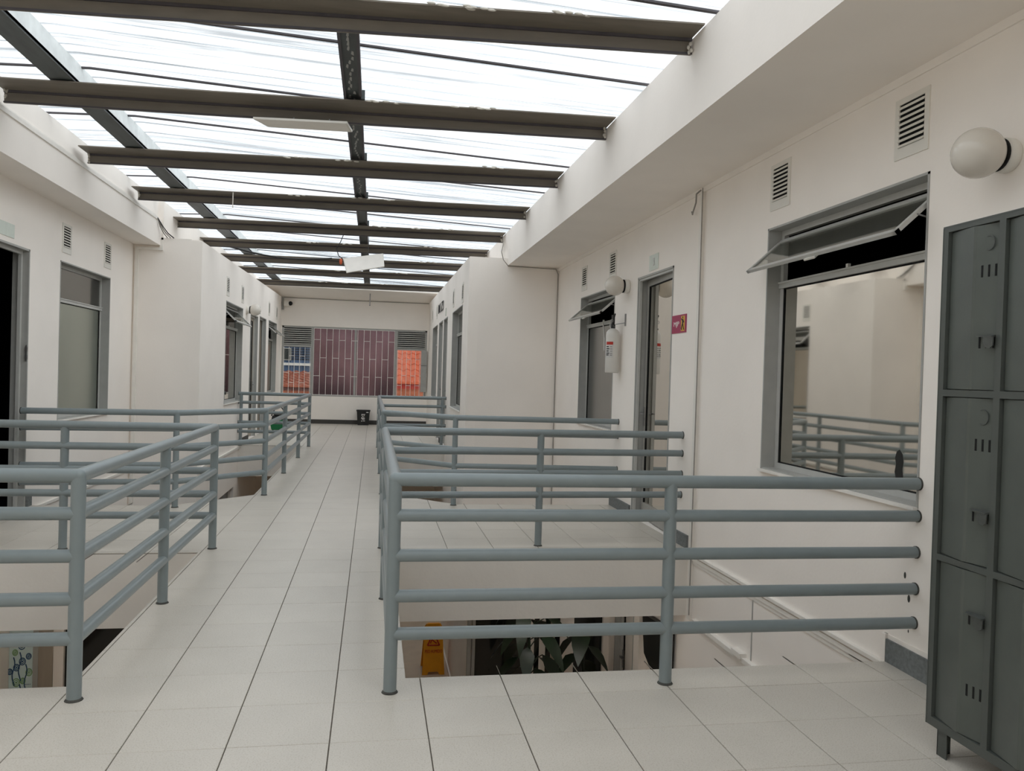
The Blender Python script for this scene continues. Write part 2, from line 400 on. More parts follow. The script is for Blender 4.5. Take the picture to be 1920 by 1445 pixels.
# back wall with its wide window opening
BW = (-2.385, 1.60, 0.765, 2.69)
mb = MB(); mb.box(XL2 - 0.6, BW[0], YB, YB + 0.2, ZL, 3.9); mb.box(BW[1], 2.6, YB, YB + 0.2, ZL, 3.9); mb.box(BW[0], BW[1], YB, YB + 0.2, ZL, BW[2]); mb.box(BW[0], BW[1], YB, YB + 0.2, BW[3], 3.9)
struct(mb, 'wall_back', M['wall'])
# closed rooms behind the side walls
def room(name, x0, x1, y0, y1, z0, z1, open_side, m):
    t = 0.05; mb = MB()
    mb.box(x0, x1, y0, y1, z0 - t, z0); mb.box(x0, x1, y0, y1, z1, z1 + t); mb.box(x0, x1, y0 - t, y0, z0 - t, z1 + t); mb.box(x0, x1, y1, y1 + t, z0 - t, z1 + t)
    if open_side != '-X': mb.box(x0 - t, x0, y0 - t, y1 + t, z0 - t, z1 + t)
    if open_side != '+X': mb.box(x1, x1 + t, y0 - t, y1 + t, z0 - t, z1 + t)
    return struct(mb, name, m)
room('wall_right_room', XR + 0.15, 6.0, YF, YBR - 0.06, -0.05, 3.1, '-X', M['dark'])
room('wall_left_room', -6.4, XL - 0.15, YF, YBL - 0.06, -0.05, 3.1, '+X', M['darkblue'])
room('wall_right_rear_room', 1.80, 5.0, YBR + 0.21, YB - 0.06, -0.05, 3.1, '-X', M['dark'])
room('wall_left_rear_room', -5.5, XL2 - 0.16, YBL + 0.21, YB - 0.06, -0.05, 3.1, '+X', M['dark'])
# side ceilings (soffits) with the fascias beside the skylight, and the upstands further back
struct(MB().box(FRX, 6.1, YF, YBR, Z_SOFF_R, 3.742), 'ceiling_right', M['wall'])
mb = MB(); mb.box(-6.5, FLX, YF, YBL, Z_SOFF_L, 3.62); mb.box(-6.5, FLX - 0.045, YF, YBL, 3.62, 3.895)
struct(mb, 'ceiling_left', M['wall'])
mb = MB(); mb.box(FRX, 2.4, YBR, YB + 0.2, 3.2, 3.742); mb.box(1.70, 5.1, YBR + 0.14, YB, 3.16, 3.30)
struct(mb, 'ceiling_right_rear', M['wall'])
mb = MB(); mb.box(-3.3, FLX + 0.03, YBL, YB + 0.2, 3.25, 3.895); mb.box(-5.6, XL2 - 0.02, YBL + 0.01, YB, 3.2, 3.355)
struct(mb, 'ceiling_left_rear', M['wall'])
# sloping soffit at the back end
mb = MB(); mb.hexa([(-2.95, 17.95, 3.66), (2.13, 17.95, 3.64), (2.13, YB, 3.47), (-2.95, YB, 3.475)], [(-2.95, 17.95, 3.72), (2.13, 17.95, 3.70), (2.13, YB, 3.56), (-2.95, YB, 3.56)])
struct(mb, 'ceiling_back', M['wall'])
# lower storey shell
struct(MB().box(XL - 0.3, XR + 0.3, -3.2, 15.2, ZL - 0.1, ZL), 'floor_lower', M['lowfloor'])
struct(MB().box(XL - 0.3, XR + 0.3, 15.0, 15.15, ZL, -0.6), 'wall_lower_back', M['wall'])
struct(MB().box(XL - 0.3, XR + 0.3, -3.2, -3.05, ZL, -0.6), 'wall_lower_front', M['wall'])
struct(MB().box(1.29, 1.44, 5.18, 8.9, ZL, -0.6), 'wall_lower_partition', M['wall'])
struct(MB().box(1.27, 1.29, 5.18, 8.9, ZL, ZL + 0.05), 'baseboard_lower', M['trunk'])
mb = MB(); mb.box(XL, -2.86, 4.96, 5.08, ZL, -0.6); mb.box(-2.86, -1.22, 4.96, 5.08, -0.85, -0.6)
struct(mb, 'wall_lower_left', M['wall'])

# skirtings and trims
mb = MB(); mb.box(XR - 0.018, XR, -0.75, 0.262, 0.0, 0.125); struct(mb, 'baseboard_right', M['base'])
mb = MB(); mb.box(XR - 0.006, XR, -0.75, 0.29, 0.125, 0.15); mb.box(XR - 0.02, XR, 0.262, 0.30, -0.03, 0.15); struct(mb, 'trim_1', M['wall'])
mb = MB(); mb.box(XR - 0.022, XR, 3.08, 3.62, 0.0, 0.115); struct(mb, 'baseboard_right_2', M['base'])
mb = MB(); mb.box(XR - 0.022, XR, 4.72, 5.46, 0.0, 0.115); struct(mb, 'baseboard_right_3', M['base'])
mb = MB(); mb.box(XL, XL + 0.022, 5.25, 5.36, 0.0, 0.115); struct(mb, 'baseboard_left', M['base'])
mb = MB(); mb.box(XL2, XL2 + 0.02, 12.4, 13.54, 0.0, 0.105); struct(mb, 'baseboard_left_rear', M['based'])
mb = MB(); mb.box(XL2 + 0.01, XR2(YB) - 0.01, YB - 0.02, YB, 0.0, 0.115); struct(mb, 'baseboard_back', M['based'])
mb = MB(); mb.box(XR2(12.4) - 0.02, XR2(12.4), 13.45, 13.72, 0.0, 0.105); struct(mb, 'baseboard_right_rear', M['based'])
# slab-edge mouldings and cable trunking on the void's right wall, below floor level
mb = MB(); mb.box(XR - 0.018, XR, 0.27, 3.07, -0.075, -0.045); mb.box(XR - 0.010, XR, 0.27, 3.07, -0.105, -0.075); mb.box(XR - 0.03, XR, 0.27, 3.07, -0.03, -0.008); struct(mb, 'trim_2', M['trunk'])
mb = MB(); mb.box(XR - 0.04, XR, 0.27, 2.86, -0.60, -0.565); mb.box(XR - 0.02, XR, 0.27, 2.86, -0.635, -0.60); mb.box(XR - 0.055, XR, 1.9, 2.05, -0.575, -0.535); struct(mb, 'trim_3', M['trunk'])
mb = MB(); mb.box(XR - 0.004, XR, 1.822, 1.834, -0.56, -0.105); struct(mb, 'trim_4', M['frame'])
# same mouldings round the left rear void
mb = MB(); mb.box(XL, XL + 0.02, 5.37, YBL, -0.06, -0.03); struct(mb, 'trim_5', M['trunk'])
mb = MB(); mb.box(XL2, XL2 + 0.03, YBL, 12.39, -0.06, -0.02); struct(mb, 'trim_6', M['trunk'])
for k, (y, z, r) in enumerate(((.144, .502, .012), (.107, .387, .014), (.102, .216, .006))):
    mb = MB(); mb.ball((XR - .0005, y, z), r, 7, 5, (.12, .8, 1.5)); mb.build('paint_chip', M['collar'], bpy.data.objects['wall_right'])
# cove line where wall meets soffit on the right
mb = MB(); mb.box(XR - 0.012, XR, YF, YBR, 3.155, 3.20); struct(mb, 'trim_7', M['wall'])

# ------------------------------------------------------------------ skylight: translucent roof sheets
def roofz(x): return 3.775 + 0.041 * (2.136 - x) if x > -2.25 else 3.955 - 0.045 * (-2.25 - x)
roof = sroot('ceiling', (0, 0, 0))
xs = [2.34, 0.9, -0.7, -2.25, -3.25]; PW = 1.26
prof = []
for k in range(7):
    y = k * 0.18; prof += [(y, 0.0), (y + 0.075, 0.0), (y + 0.10, 0.022), (y + 0.155, 0.022)]
prof.append((1.26, 0.0)); prof.append((1.30, 0.006))
first = None
for k in range(-7, 14):
    y0 = 2.244 + PW * k
    if first is None:
        mb = MB(); n = len(prof)
        for x in xs:
            for dy, dz in prof: mb.v.append((x, dy, roofz(x) + dz))
        for i in range(len(xs) - 1):
            for j in range(n - 1): mb.f.append([i * n + j, i * n + j + 1, (i + 1) * n + j + 1, (i + 1) * n + j])
        o = mb.build('roof_sheet', M['roof'], roof); first = o.data
        l = MB()
        for a, b in zip(xs, xs[1:]): l.hexa([(a, -0.014, roofz(a) - 0.016), (b, -0.014, roofz(b) - 0.016), (b, 0.014, roofz(b) - 0.016), (a, 0.014, roofz(a) - 0.016)], [(a, -0.014, roofz(a) - 0.003), (b, -0.014, roofz(b) - 0.003), (b, 0.014, roofz(b) - 0.003), (a, 0.014, roofz(a) - 0.003)])
        lo = l.build('lap_strip', M['lap'], roof); lapme = lo.data
    else:
        o = bpy.data.objects.new('roof_sheet', first); COL.objects.link(o); o.parent = roof
        lo = bpy.data.objects.new('lap_strip', lapme); COL.objects.link(lo); lo.parent = roof
    o.location = (0, y0, 0); lo.location = (0, y0, 0)

# ------------------------------------------------------------------ roof beams and purlins
beams = [(1.82, 1.34), (3.70, 3.30), (5.69, 5.21), (7.56, 7.13), (9.60, 9.13), (11.5, 10.95), (13.45, 12.95), (15.4, 14.95), (17.9, 17.5)]
ordn = ['first', 'second', 'third', 'fourth', 'fifth', 'sixth', 'seventh', 'eighth', 'last']
note = ['nearest the camera and cut by the frame top', 'with white drips along its rib', 'with peeling paint along its top', 'with a thin rod hanging at left', 'where a cable hangs at right', 'with a dark cable looping under its left end', 'just behind the tilted panel light', 'mostly hidden by nearer beams', 'against the white back soffit']
for k, (yl, yr) in enumerate(beams):
    rt = thing('roof_beam', ((FLX + FRX) / 2, (yl + yr) / 2, 3.65), 'dark brown steel roof beam, %s from the front, %s' % (ordn[k], note[k]), 'beam', 'roof beams under the skylight')
    a, b = FLX + 0.004, FRX - 0.004; zb = 3.648
    def bar(mb, d0, d1, z0, z1):
        mb.hexa([(a, yl + d0, z0 + .012), (b, yr + d0, z0 - .008), (b, yr + d1, z0 - .008), (a, yl + d1, z0 + .012)], [(a, yl + d0, z1 + .012), (b, yr + d0, z1 - .008), (b, yr + d1, z1 - .008), (a, yl + d1, z1 + .012)])
    m1 = MB(); bar(m1, 0.0, 0.012, zb, 3.754); m1.build('web', M['beam'], rt)
    m2 = MB(); bar(m2, -0.30 if k else -0.22, 0.012, 3.754, 3.764); m2.build('flange', M['beam'], rt)
    m3 = MB(); bar(m3, -0.014, 0.0, zb, zb + 0.012); bar(m3, -0.016, 0.0, 3.735, 3.754); m3.build('rib', M['lap'], rt)
    mm = MB()
    for q in range(5):
        mm.ball((b - 0.012 - random.random() * .02, yr - 0.02 + random.uniform(-.02, .01), zb + random.uniform(0, .1)), 0.011, 7, 5, (1.0, 1, 1.3))
        mm.ball((a + 0.012 + random.random() * .02, yl - 0.02 + random.uniform(-.02, .01), zb + .02 + random.uniform(0, .1)), 0.011, 7, 5, (1.0, 1, 1.3))
    for q in range(3):
        x = random.uniform(-1.6, 1.4); yy = yl + (yr - yl) * (x - a) / (b - a) - (0.30 if k else 0.22)
        for z_ in range(5): mm.ball((x + random.uniform(-.13, .13), yy - 0.004, 3.757 + random.uniform(-.008, .008)), 0.014, 6, 4, (2.2, .6, .6))
    mm.build('mortar_splash', M['mortar'], rt)['kind'] = 'stuff'
rt = thing('roof_purlin', (-0.1, 6, 3.79), 'dark cracked steel purlin running along the middle of the skylight', 'purlin')
mb = MB(); mb.box(-0.175, -0.025, YF + .1, 17.9, 3.806, 3.816); mb.build('web', M['purlin'], rt)
for x in (-0.175, -0.047):
    mb = MB(); mb.box(x, x + 0.022, YF + .1, 17.9, 3.785, 3.845); mb.build('lip', M['lap'], rt)
mb = MB()
for k in range(14):
    y = 1.5 + k * 0.42
    for j in range(5):
        x = -0.105 + random.uniform(-.028, .028); yy = y + j * .08; mb.hexa([(x, yy, 3.803), (x + .012, yy + .01, 3.803), (x + random.uniform(-.004, .018), yy + random.uniform(.05, .1), 3.803), (x - .008, yy + .06, 3.803)], [(x, yy, 3.807), (x + .012, yy + .01, 3.807), (x + .01, yy + .08, 3.807), (x - .008, yy + .06, 3.807)])
mb.build('flaking_paint', M['frame'], rt)['kind'] = 'stuff'
for k in range(5):
    mb = MB(); y = beams[k][0] * .45 + beams[k][1] * .55; mb.box(-0.03, 0.0, y - .34, y - .26, 3.767, 3.84); mb.build('cleat', M['purlin'], rt)
rt = thing('roof_purlin', (-2.4, 6, 3.79), 'galvanised steel purlin with pale web along the left of the skylight', 'purlin')
mb = MB(); mb.box(-2.515, -2.325, YF + .1, 17.9, 3.785, 3.80); mb.build('flange', M['purlin'], rt)
mb = MB(); mb.box(-2.328, -2.316, YF + .1, 17.9, 3.80, 3.952); mb.build('web', M['galv'], rt)
mb = MB(); mb.box(-2.35, -2.316, YF + .1, 17.9, 3.80, 3.812); mb.build('lip', M['lap'], rt)

# ------------------------------------------------------------------ railings
ZR = [1.0, 0.832, 0.643, 0.452, 0.274]
def railing(name, pts, posts, label, wall0=True, wall1=True):
    rt = thing(name, (pts[1][0], pts[1][1], 0), label, 'railing', 'grey tube railings round the floor openings')
    for li, z in enumerate(ZR):
        r = 0.0320 if li == 0 else 0.0300
        for i, (p, q) in enumerate(zip(pts, pts[1:])):
            mb = MB(); mb.tube((p[0], p[1], z), (q[0], q[1], z), r, 16)
            if i > 0: mb.ball((p[0], p[1], z), r * 1.0, 16, 10)
            ro = mb.build('rail', M['rail'], rt)
            e = p if i == 0 else (q if i == len(pts) - 2 else None)
            if e is not None:
                dx = 0.006 if e[0] < 0 else -0.006
                mb = MB(); mb.tube((e[0] - dx * .3, e[1], z), (e[0] + dx, e[1], z), r + .0025, 16); mb.build('wall_joint', M['collar'], ro)
    for (x, y) in posts:
        mb = MB(); mb.tube((x, y, 0.0), (x, y, 1.0), 0.0312, 18); po = mb.build('post', M['rail'], rt)
        mb = MB(); mb.lathe([(0.0312, 0.010), (0.036, 0.004), (0.039, 0.0), (0.03, -0.0005)], (x, y, 0.0), 'Z', 18); mb.build('base_ring', M['collar'], po)
    return rt
railing('railing', [(XL + .002, .14), (-1.14, .143), (-1.14, 3.22), (XL + .002, 3.26)], [(-1.14, .143), (-2.35, .142), (-1.141, 1.653), (-1.139, 3.22), (-2.29, 3.245)],
        'grey tube railing round the near left floor opening')
railing('railing', [(XR - .002, .06), (.25, .097), (.244, 3.2), (XR - .002, 3.285)], [(.25, .097), (1.6, .078), (.245, 1.658), (.244, 3.2), (1.61, 3.243)],
        'grey tube railing round the near right floor opening, largest in view')
railing('railing', [(XL + .002, 5.10), (-1.9, 5.235), (-1.103, 6.1), (-1.075, 12.26), (XL2 + .002, 12.3)], [(-1.9, 5.235), (-1.103, 6.1), (-1.1, 8.15), (-1.09, 10.22), (-1.075, 12.26), (-2.355, 12.3)],
        'grey tube railing with angled corner round the far left opening')
railing('railing', [(XR - .002, 5.245), (1.07, 5.4), (.273, 6.22), (.25, 12.26), (XR2(12.26) - .002, 12.28)], [(1.07, 5.4), (.273, 6.22), (.265, 8.2), (.258, 10.25), (.25, 12.26), (1.5, 12.28)],
        'grey tube railing with angled corner round the far right opening')

# ------------------------------------------------------------------ windows
def mapper(xf, n): return lambda d, y, z: (xf(y) - n * d, y, z)
def window(name, xf, n, h, zt, sash=None, pane=M['film'], upane=M['filmgrey'], near_trim=True, dp=0.10, hole=False):
    y0, y1, z0, z1 = h; P = mapper(xf, n); rt = sroot(name, (xf(y0), (y0 + y1) / 2, z0))
    def bx(mb, d0, d1, a, b, c, e): return mb.box(d0, d1, a, b, c, e, tf=P)
    mb = MB(); t = 0.014
    bx(mb, -0.004, dp + .05, y0, y0 + t, z0, z1); bx(mb, -0.004, dp + .05, y1 - t, y1, z0, z1); bx(mb, -0.004, dp + .05, y0, y1, z1 - t, z1); bx(mb, 0.0, dp + .05, y0, y1, z0, z0 + t)
    mb.build('window_lining', M['frame'], rt)
    f = 0.038; a, b, c, e = y0 + t, y1 - t, z0 + t, z1 - t
    for q in ((a, a + f, c, e), (b - f, b, c, e)):
        mb = MB(); bx(mb, dp, dp + 0.035, *q); mb.build('window_stile', M['framelight'], rt)
    for q in ((a + f, b - f, c, c + f), (a + f, b - f, e - f, e)):
        mb = MB(); bx(mb, dp, dp + 0.035, *q); mb.build('window_rail', M['framelight'], rt)
    mb = MB(); bx(mb, dp - .012, dp + 0.03, a, b, zt - 0.022, zt + 0.022); bx(mb, dp - .02, dp, a, b, zt + .012, zt + .024); mb.build('transom', M['framelight'], rt)
    mb = MB(); bx(mb, dp + 0.016, dp + 0.022, a + f, b - f, c + f, zt - .022); pn = mb.build('lower_pane', pane, rt)
    mb = MB(); bx(mb, -0.03, dp, y0 - .0, y1 + .0, z0 - .012, z0 + .004); mb.build('sill', M['trunk'], rt)
    mb = MB(); g = 0.008
    bx(mb, dp + .008, dp + .016, a + f, a + f + g, c + f, zt - .022); bx(mb, dp + .008, dp + .016, b - f - g, b - f, c + f, zt - .022); bx(mb, dp + .008, dp + .016, a + f, b - f, c + f, c + f + g); bx(mb, dp + .008, dp + .016, a + f, b - f, zt - .022 - g, zt - .022)
    mb.build('gasket', M['slot'], rt)
    if sash is None:
        mb = MB(); bx(mb, dp + 0.016, dp + 0.022, a + f, b - f, zt + .022, e - f); mb.build('upper_pane', upane, rt)
    else:
        drop, outw = sash     # vector of the open awning sash from hinge to bottom edge
        hz = e - f - 0.035; hd = dp - 0.005; H = math.hypot(drop, outw); ux, uz = -outw / H, -drop / H; nx, nz_ = uz, -ux
        def S(u, y, tt): return P(hd + ux * u + nx * tt, y, hz + uz * u + nz_ * tt)
        def sb(mb, u0, u1, ya, yb, t0, t1): return mb.box(u0, u1, ya, yb, t0, t1, tf=lambda u, y, q: S(u, y, q))
        so = bpy.data.objects.new('awning_sash', None)
        mb = MB(); k = 0.03
        sb(mb, 0, H, a + .01, a + .01 + k, -.011, .011); sb(mb, 0, H, b - .01 - k, b - .01, -.011, .011); sb(mb, 0, k, a + .01, b - .01, -.011, .011); sb(mb, H - k, H, a + .01, b - .01, -.011, .011)
        so = mb.build('awning_sash', M['framelight'], rt)
        mb = MB(); sb(mb, k, H - k, a + .01 + k, b - .01 - k, -.003, .003); mb.build('sash_pane', M['glass'], so)
        mb = MB(); sb(mb, H - .02, H + .012, (a + b) / 2 - .06, (a + b) / 2 + .06, -.02, -.008); mb.build('sash_handle', M['white'], so)
        for yy in (a + .012, b - .012):
            mb = MB(); p0 = P(dp, yy, zt + .06 + .1); p1 = S(H * .55, yy, 0); mb.tube(p0, p1, .005, 6); mb.build('stay_arm', M['steel'], so)
        mb = MB(); bx(mb, dp - .01, dp + .01, (a + b) / 2 - .012, (a + b) / 2 + .012, zt + .022, zt + .05); mb.build('latch', M['white'], rt)
    return rt
window('window_1', cR, -1, W1, 2.215, sash=(0.24, 0.265))
window('window_2', cR, -1, W2, 2.205, sash=(0.24, 0.27), pane=M['filmgrey'])
window('window_3', cL, 1, WL1, 2.215, pane=M['filmgreen'], upane=M['filmdark'])
window('window_4', XR2, -1, WR1, 2.215, pane=M['filmgrey'])
window('window_5', XR2, -1, WR2, 2.215, pane=M['filmdark'], upane=M['filmdark'])
window('window_6', cL2, 1, WQ1, 2.215, sash=(0.27, 0.27), pane=M['film'])
window('window_7', cL2, 1, WQ2, 2.22, sash=(0.24, 0.3), pane=M['filmgreen'])
# broken corner of the film on the near right window
mb = MB(); pts = [(0, .10), (.02, .085), (.03, .05), (.022, .015), (.03, -.03), (.018, -.075), (-.012, -.08), (-.03, -.05), (-.024, -.01), (-.03, .03), (-.022, .075)]
yc, zc = 0.385, 1.05; xx = XR + .10 + .0155
mb.add([(xx, yc + p[0] * 1.25, zc + p[1]) for p in pts] + [(xx + .002, yc + p[0] * 1.25, zc + p[1]) for p in pts], [tuple(range(11)), tuple(reversed(range(11, 22)))] + [(i, (i + 1) % 11, 11 + (i + 1) % 11, 11 + i) for i in range(11)])
mb.build('torn_film', M['black'], bpy.data.objects['window_1'])

# ------------------------------------------------------------------ doors
def door(name, xf, n, h, leaf=None, ajar=0.0, hinge='near', glassy=True, leafmat=M['doorgrey'], pane=M['film'], dp=0.085, s=0.085, st=.035):
    y0, y1, z0, z1 = h; P = mapper(xf, n); rt = sroot(name, (xf(y0), (y0 + y1) / 2, z0)); t = 0.02
    def bx(mb, d0, d1, a, b, c, e): return mb.box(d0, d1, a, b, c, e, tf=P)
    mb = MB(); bx(mb, -0.006, .15, y0, y0 + t, z0, z1); bx(mb, -0.006, .15, y1 - t, y1, z0, z1); bx(mb, -0.006, .15, y0, y1, z1 - t, z1); mb.build('door_lining', M['frame'], rt)
    mb = MB()
    for a, b in ((y0 + t, y0 + t + st), (y1 - t - st, y1 - t)): bx(mb, dp - .03, dp, a, b, z0, z1 - t)
    bx(mb, dp - .03, dp, y0 + t + st, y1 - t - st, z1 - t - st, z1 - t); mb.build('door_stop', M['framelight'], rt)
    if leaf is None: return rt
    a, b = y0 + t + .012, y1 - t - .012; c, e = z0 + .012, z1 - t - .012; ca, sa = math.cos(ajar), math.sin(ajar); hy = a if hinge == 'near' else b
    def Lf(d, y, z):
        dy = y - hy; sg = 1 if hinge == 'near' else -1
        return P(dp + d * ca + abs(dy) * sa, hy + dy * ca - d * sa * sg, z)
    mb = MB()
    for q in ((a, a + s, c, e), (b - s, b, c, e), (a + s, b - s, e - s, e), (a + s, b - s, c, c + .16)): mb.box(.0, .035, *q, tf=Lf)
    lf = mb.build('door_leaf', leafmat, rt)
    mb = MB(); mb.box(.014, .02, a + s, b - s, c + .16, e - s, tf=Lf); mb.build('door_pane', pane if glassy else leafmat, lf)
    mb = MB(); g = .01
    for q in ((a + s, a + s + g, c + .16, e - s), (b - s - g, b - s, c + .16, e - s), (a + s, b - s, e - s - g, e - s)): mb.box(.004, .014, *q, tf=Lf)
    mb.build('gasket', M['slot'], lf)
    mb = MB(); yh = b - .045 if hinge == 'near' else a + .045
    mb.box(-.012, 0, yh - .02, yh + .02, z0 + 1.0, z0 + 1.2, tf=Lf); p0 = Lf(-.045, yh, z0 + 1.13); p1 = Lf(-.045, yh - .1 if hinge == 'near' else yh + .1, z0 + 1.13); mb.tube(Lf(-.01, yh, z0 + 1.13), p0, .009, 8); mb.tube(p0, p1, .009, 8); mb.build('door_handle', M['steel'], lf)
    return rt
door('door_1', cR, -1, D1, leaf=1, ajar=math.radians(3.5), hinge='near', dp=0.035, s=0.065, st=.022)
dl = door('door_2', cL, 1, DL1)
mb = MB(); mb.box(XL - .01, XL + .012, DL1[1] - .045, DL1[1] - .02, 1.52, 1.56); mb.box(XL - .01, XL + .012, DL1[1] - .045, DL1[1] - .02, 1.60, 1.64); mb.box(XL - .01, XL + .004, DL1[1] - .03, DL1[1] - .02, 1.50, 1.66); mb.build('strike_plate', M['steel'], dl)
door('door_3', cL2, 1, DQ1, leaf=1, leafmat=M['lowwood'], pane=M['filmgrey'])
door('door_4', cL2, 1, DQ2, leaf=1, ajar=math.radians(60), hinge='far', leafmat=M['lowwood'], pane=M['filmdark'])
door('door_5', XR2, -1, DR1, leaf=1, leafmat=M['doorgrey'], pane=M['filmdark'])
door('door_6', XR2, -1, DR2, leaf=1, leafmat=M['doorgrey'], pane=M['filmgrey'])

# ------------------------------------------------------------------ back window: louvres, tinted panes, grilles
bw = sroot('window_8', (0, YB, BW[2]))
def yb(mb, x0, x1, z0, z1, d0=0.02, d1=0.07): return mb.box(x0, x1, YB + d0, YB + d1, z0, z1)
mb = MB(); t = .05
yb(mb, BW[0], BW[1], BW[3] - t, BW[3]); yb(mb, BW[0], BW[1], BW[2], BW[2] + t); yb(mb, BW[0], BW[0] + t, BW[2], BW[3]); yb(mb, BW[1] - t, BW[1], BW[2], BW[3])
mb.build('window_frame', M['frame'], bw)
X1, X2_, XM = -1.565, 0.735, -0.39
for x in (X1, X2_, XM):
    mb = MB(); hw = .035 if x != XM else .03; yb(mb, x - hw, x + hw, BW[2] + t, BW[3] - t); mb.build('mullion', M['frame'], bw)
for x0, x1 in ((BW[0] + t, X1 - .035), (X2_ + .035, BW[1] - t)):
    mb = MB(); yb(mb, x0, x1, 2.115, 2.17); mb.build('transom', M['frame'], bw)
    mb = MB(); mb.box(x0, x1, YB + .075, YB + .085, 2.17, BW[3] - t); mb.build('louvre_backing', M['slot'], bw)
    zz0, zz1 = 2.185, BW[3] - t; nS = 8
    for k in range(nS):
        z = zz0 + (zz1 - zz0) * k / nS; mb = MB()
        mb.hexa([(x0, YB + .02, z), (x1, YB + .02, z), (x1, YB + .07, z + .022), (x0, YB + .07, z + .022)], [(x0, YB + .018, z + .024), (x1, YB + .018, z + .024), (x1, YB + .068, z + .034), (x0, YB + .068, z + .034)])
        mb.build('louvre_slat', M['framelight'], bw)
    mb = MB(); yb(mb, x0, x1, BW[2] + t, 2.115, .05, .055); mb.build('clear_pane', M['glassclear'], bw)
for x0, x1 in ((X1 + .035, XM - .03), (XM + .03, X2_ - .035)):
    mb = MB(); yb(mb, x0, x1, BW[2] + t, BW[3] - t, .045, .05); mb.build('tinted_pane', M['maroon'], bw)
gr = thing('window_grille', (-0.4, YB, BW[2]), 'white staggered bar grille in front of the wide tinted back window', 'grille')
def grille(x0, x1, z0, z1, nb, rows, phase):
    step = (x1 - x0) / nb
    for k in range(nb + 1):
        x = x0 + k * step; mb = MB(); mb.box(x - .006, x + .006, YB - .004, YB + .008, z0, z1); mb.build('grille_bar', M['printwhite'], gr)
        if k < nb:
            for j, z in enumerate(rows):
                if (k + j + phase) % 2 == 0:
                    mb = MB(); mb.box(x, x + step, YB - .002, YB + .006, z - .006, z + .006); mb.build('grille_link', M['printwhite'], gr)
grille(X1 + .045, X2_ - .045, BW[2] + .03, BW[3] - .05, 13, [2.33, 1.83, 1.33], 0)
grille(BW[0] + .06, X1 - .05, BW[2] + .03, 2.10, 5, [1.86, 1.40, 1.12], 1)
grille(X2_ + .05, BW[1] - .06, BW[2] + .03, 2.10, 6, [1.86, 1.40, 1.12], 0)
for z in (BW[2] + .03, BW[3] - .045):
    mb = MB(); mb.box(X1 + .035, X2_ - .035, YB - .004, YB + .008, z - .007, z + .007); mb.build('grille_rail', M['printwhite'], gr)
jb = thing('junction_box', (1.52, YB, 1.2), 'pale grey tall box on the wall at the right of the back window', 'box')
mb = MB(); mb.box(1.44, 1.61, YB - .09, YB - .005, 0.95, 2.12); mb.build('box_body', M['frame'], jb, bevel=.006)
mb = MB(); mb.box(1.44, 1.61, YB - .093, YB - .085, 1.69, 1.70); mb.build('seam', M['slot'], jb)

# ------------------------------------------------------------------ houses outside the back window
def house(name, x0, x1, y0, y1, zb, ze, zr, label, wall_m, roof_m):
    rt = thing(name, ((x0 + x1) / 2, y0, zb), label, 'house')
    mb = MB(); mb.box(x0 + .2, x1 - .2, y0 + .25, y1, zb, ze); wl = mb.build('wall', wall_m, rt)
    rows, cols = 7, int((x1 - x0) / .32)
    for r in range(rows):
        mb = MB()
        for c in range(cols):
            xa = x0 + (x1 - x0) * c / cols; xb = x0 + (x1 - x0) * (c + 1) / cols; ya = y0 + (y1 - y0) * r / rows; ybk = y0 + (y1 - y0) * (r + 1.12) / rows
            za = ze + (zr - ze) * r / rows + .04; zb_ = ze + (zr - ze) * (r + 1.12) / rows; xm = (xa + xb) / 2
            mb.add([(xa, ya, za), (xm, ya, za + .07), (xb, ya, za), (xa, ybk, zb_), (xm, ybk, zb_ + .07), (xb, ybk, zb_), (xa, ya, za - .05), (xb, ya, za - .05)], [(0, 1, 4, 3), (1, 2, 5, 4), (0, 6, 7, 2, 1)])
        o = mb.build('tile_course', roof_m, rt); o['kind'] = 'stuff'
    return rt, wl
h1, wl = house('tiled_house', -7.5, -0.8, 29.0, 33.5, -3.0, 0.78, 1.36, 'low brick house with faded clay tile roof outside the left pane', M['brick'], M['oldtile'])
mb = MB(); mb.box(-7.3, -1.0, 29.15, 29.25, 0.62, 0.74); mb.build('fascia_board', M['darkred'], wl)
mb = MB(); mb.box(-7.3, -1.0, 29.20, 29.26, -1.5, -0.1); mb.build('dark_opening', M['slot'], wl)
for k, x in enumerate((-3.9, -2.9)):
    mb = MB(); mb.box(x, x + .22, 29.2, 29.26, -.1, .5); mb.build('doorway', M['darkred'], wl)
h2, wl = house('tiled_house', -0.3, 6.5, 27.5, 34.0, -3.0, 1.05, 2.75, 'taller house with bright orange tile roof outside the right pane', M['brick'], M['tileroof'])
mb = MB(); mb.box(-.1, 6.3, 27.66, 27.76, 0.85, 1.02); mb.build('fascia_board', M['signred'], wl)
mb = MB(); mb.box(-.1, 6.3, 27.70, 27.76, -1.5, 0.5); mb.build('dark_opening', M['slot'], wl)
h3 = thing('blue_house', (-5.2, 36, -3), 'dark blue house wall behind the low tiled roof outside', 'house')
mb = MB(); mb.box(-9, -1.2, 36, 38, -3, 4.2); wl = mb.build('wall', M['blue'], h3)
for k in range(7):
    mb = MB(); mb.box(-8.9, -1.3, 35.96, 36.0, 1.95 + k * .12, 1.99 + k * .12); mb.build('board', M['darkblue'], wl)
for x in (-4.3, -2.4):
    mb = MB(); mb.box(x, x + .5, 35.92, 36.0, 1.9, 2.5); fr = mb.build('window', M['frame'], h3); mb = MB(); mb.box(x + .05, x + .45, 35.9, 35.93, 1.95, 2.45); mb.build('pane', M['lowglass'], fr)
mb = MB(); mb.box(-9, -1.2, 35.9, 36.0, 1.66, 1.78); mb.build('white_band', M['printwhite'], wl)

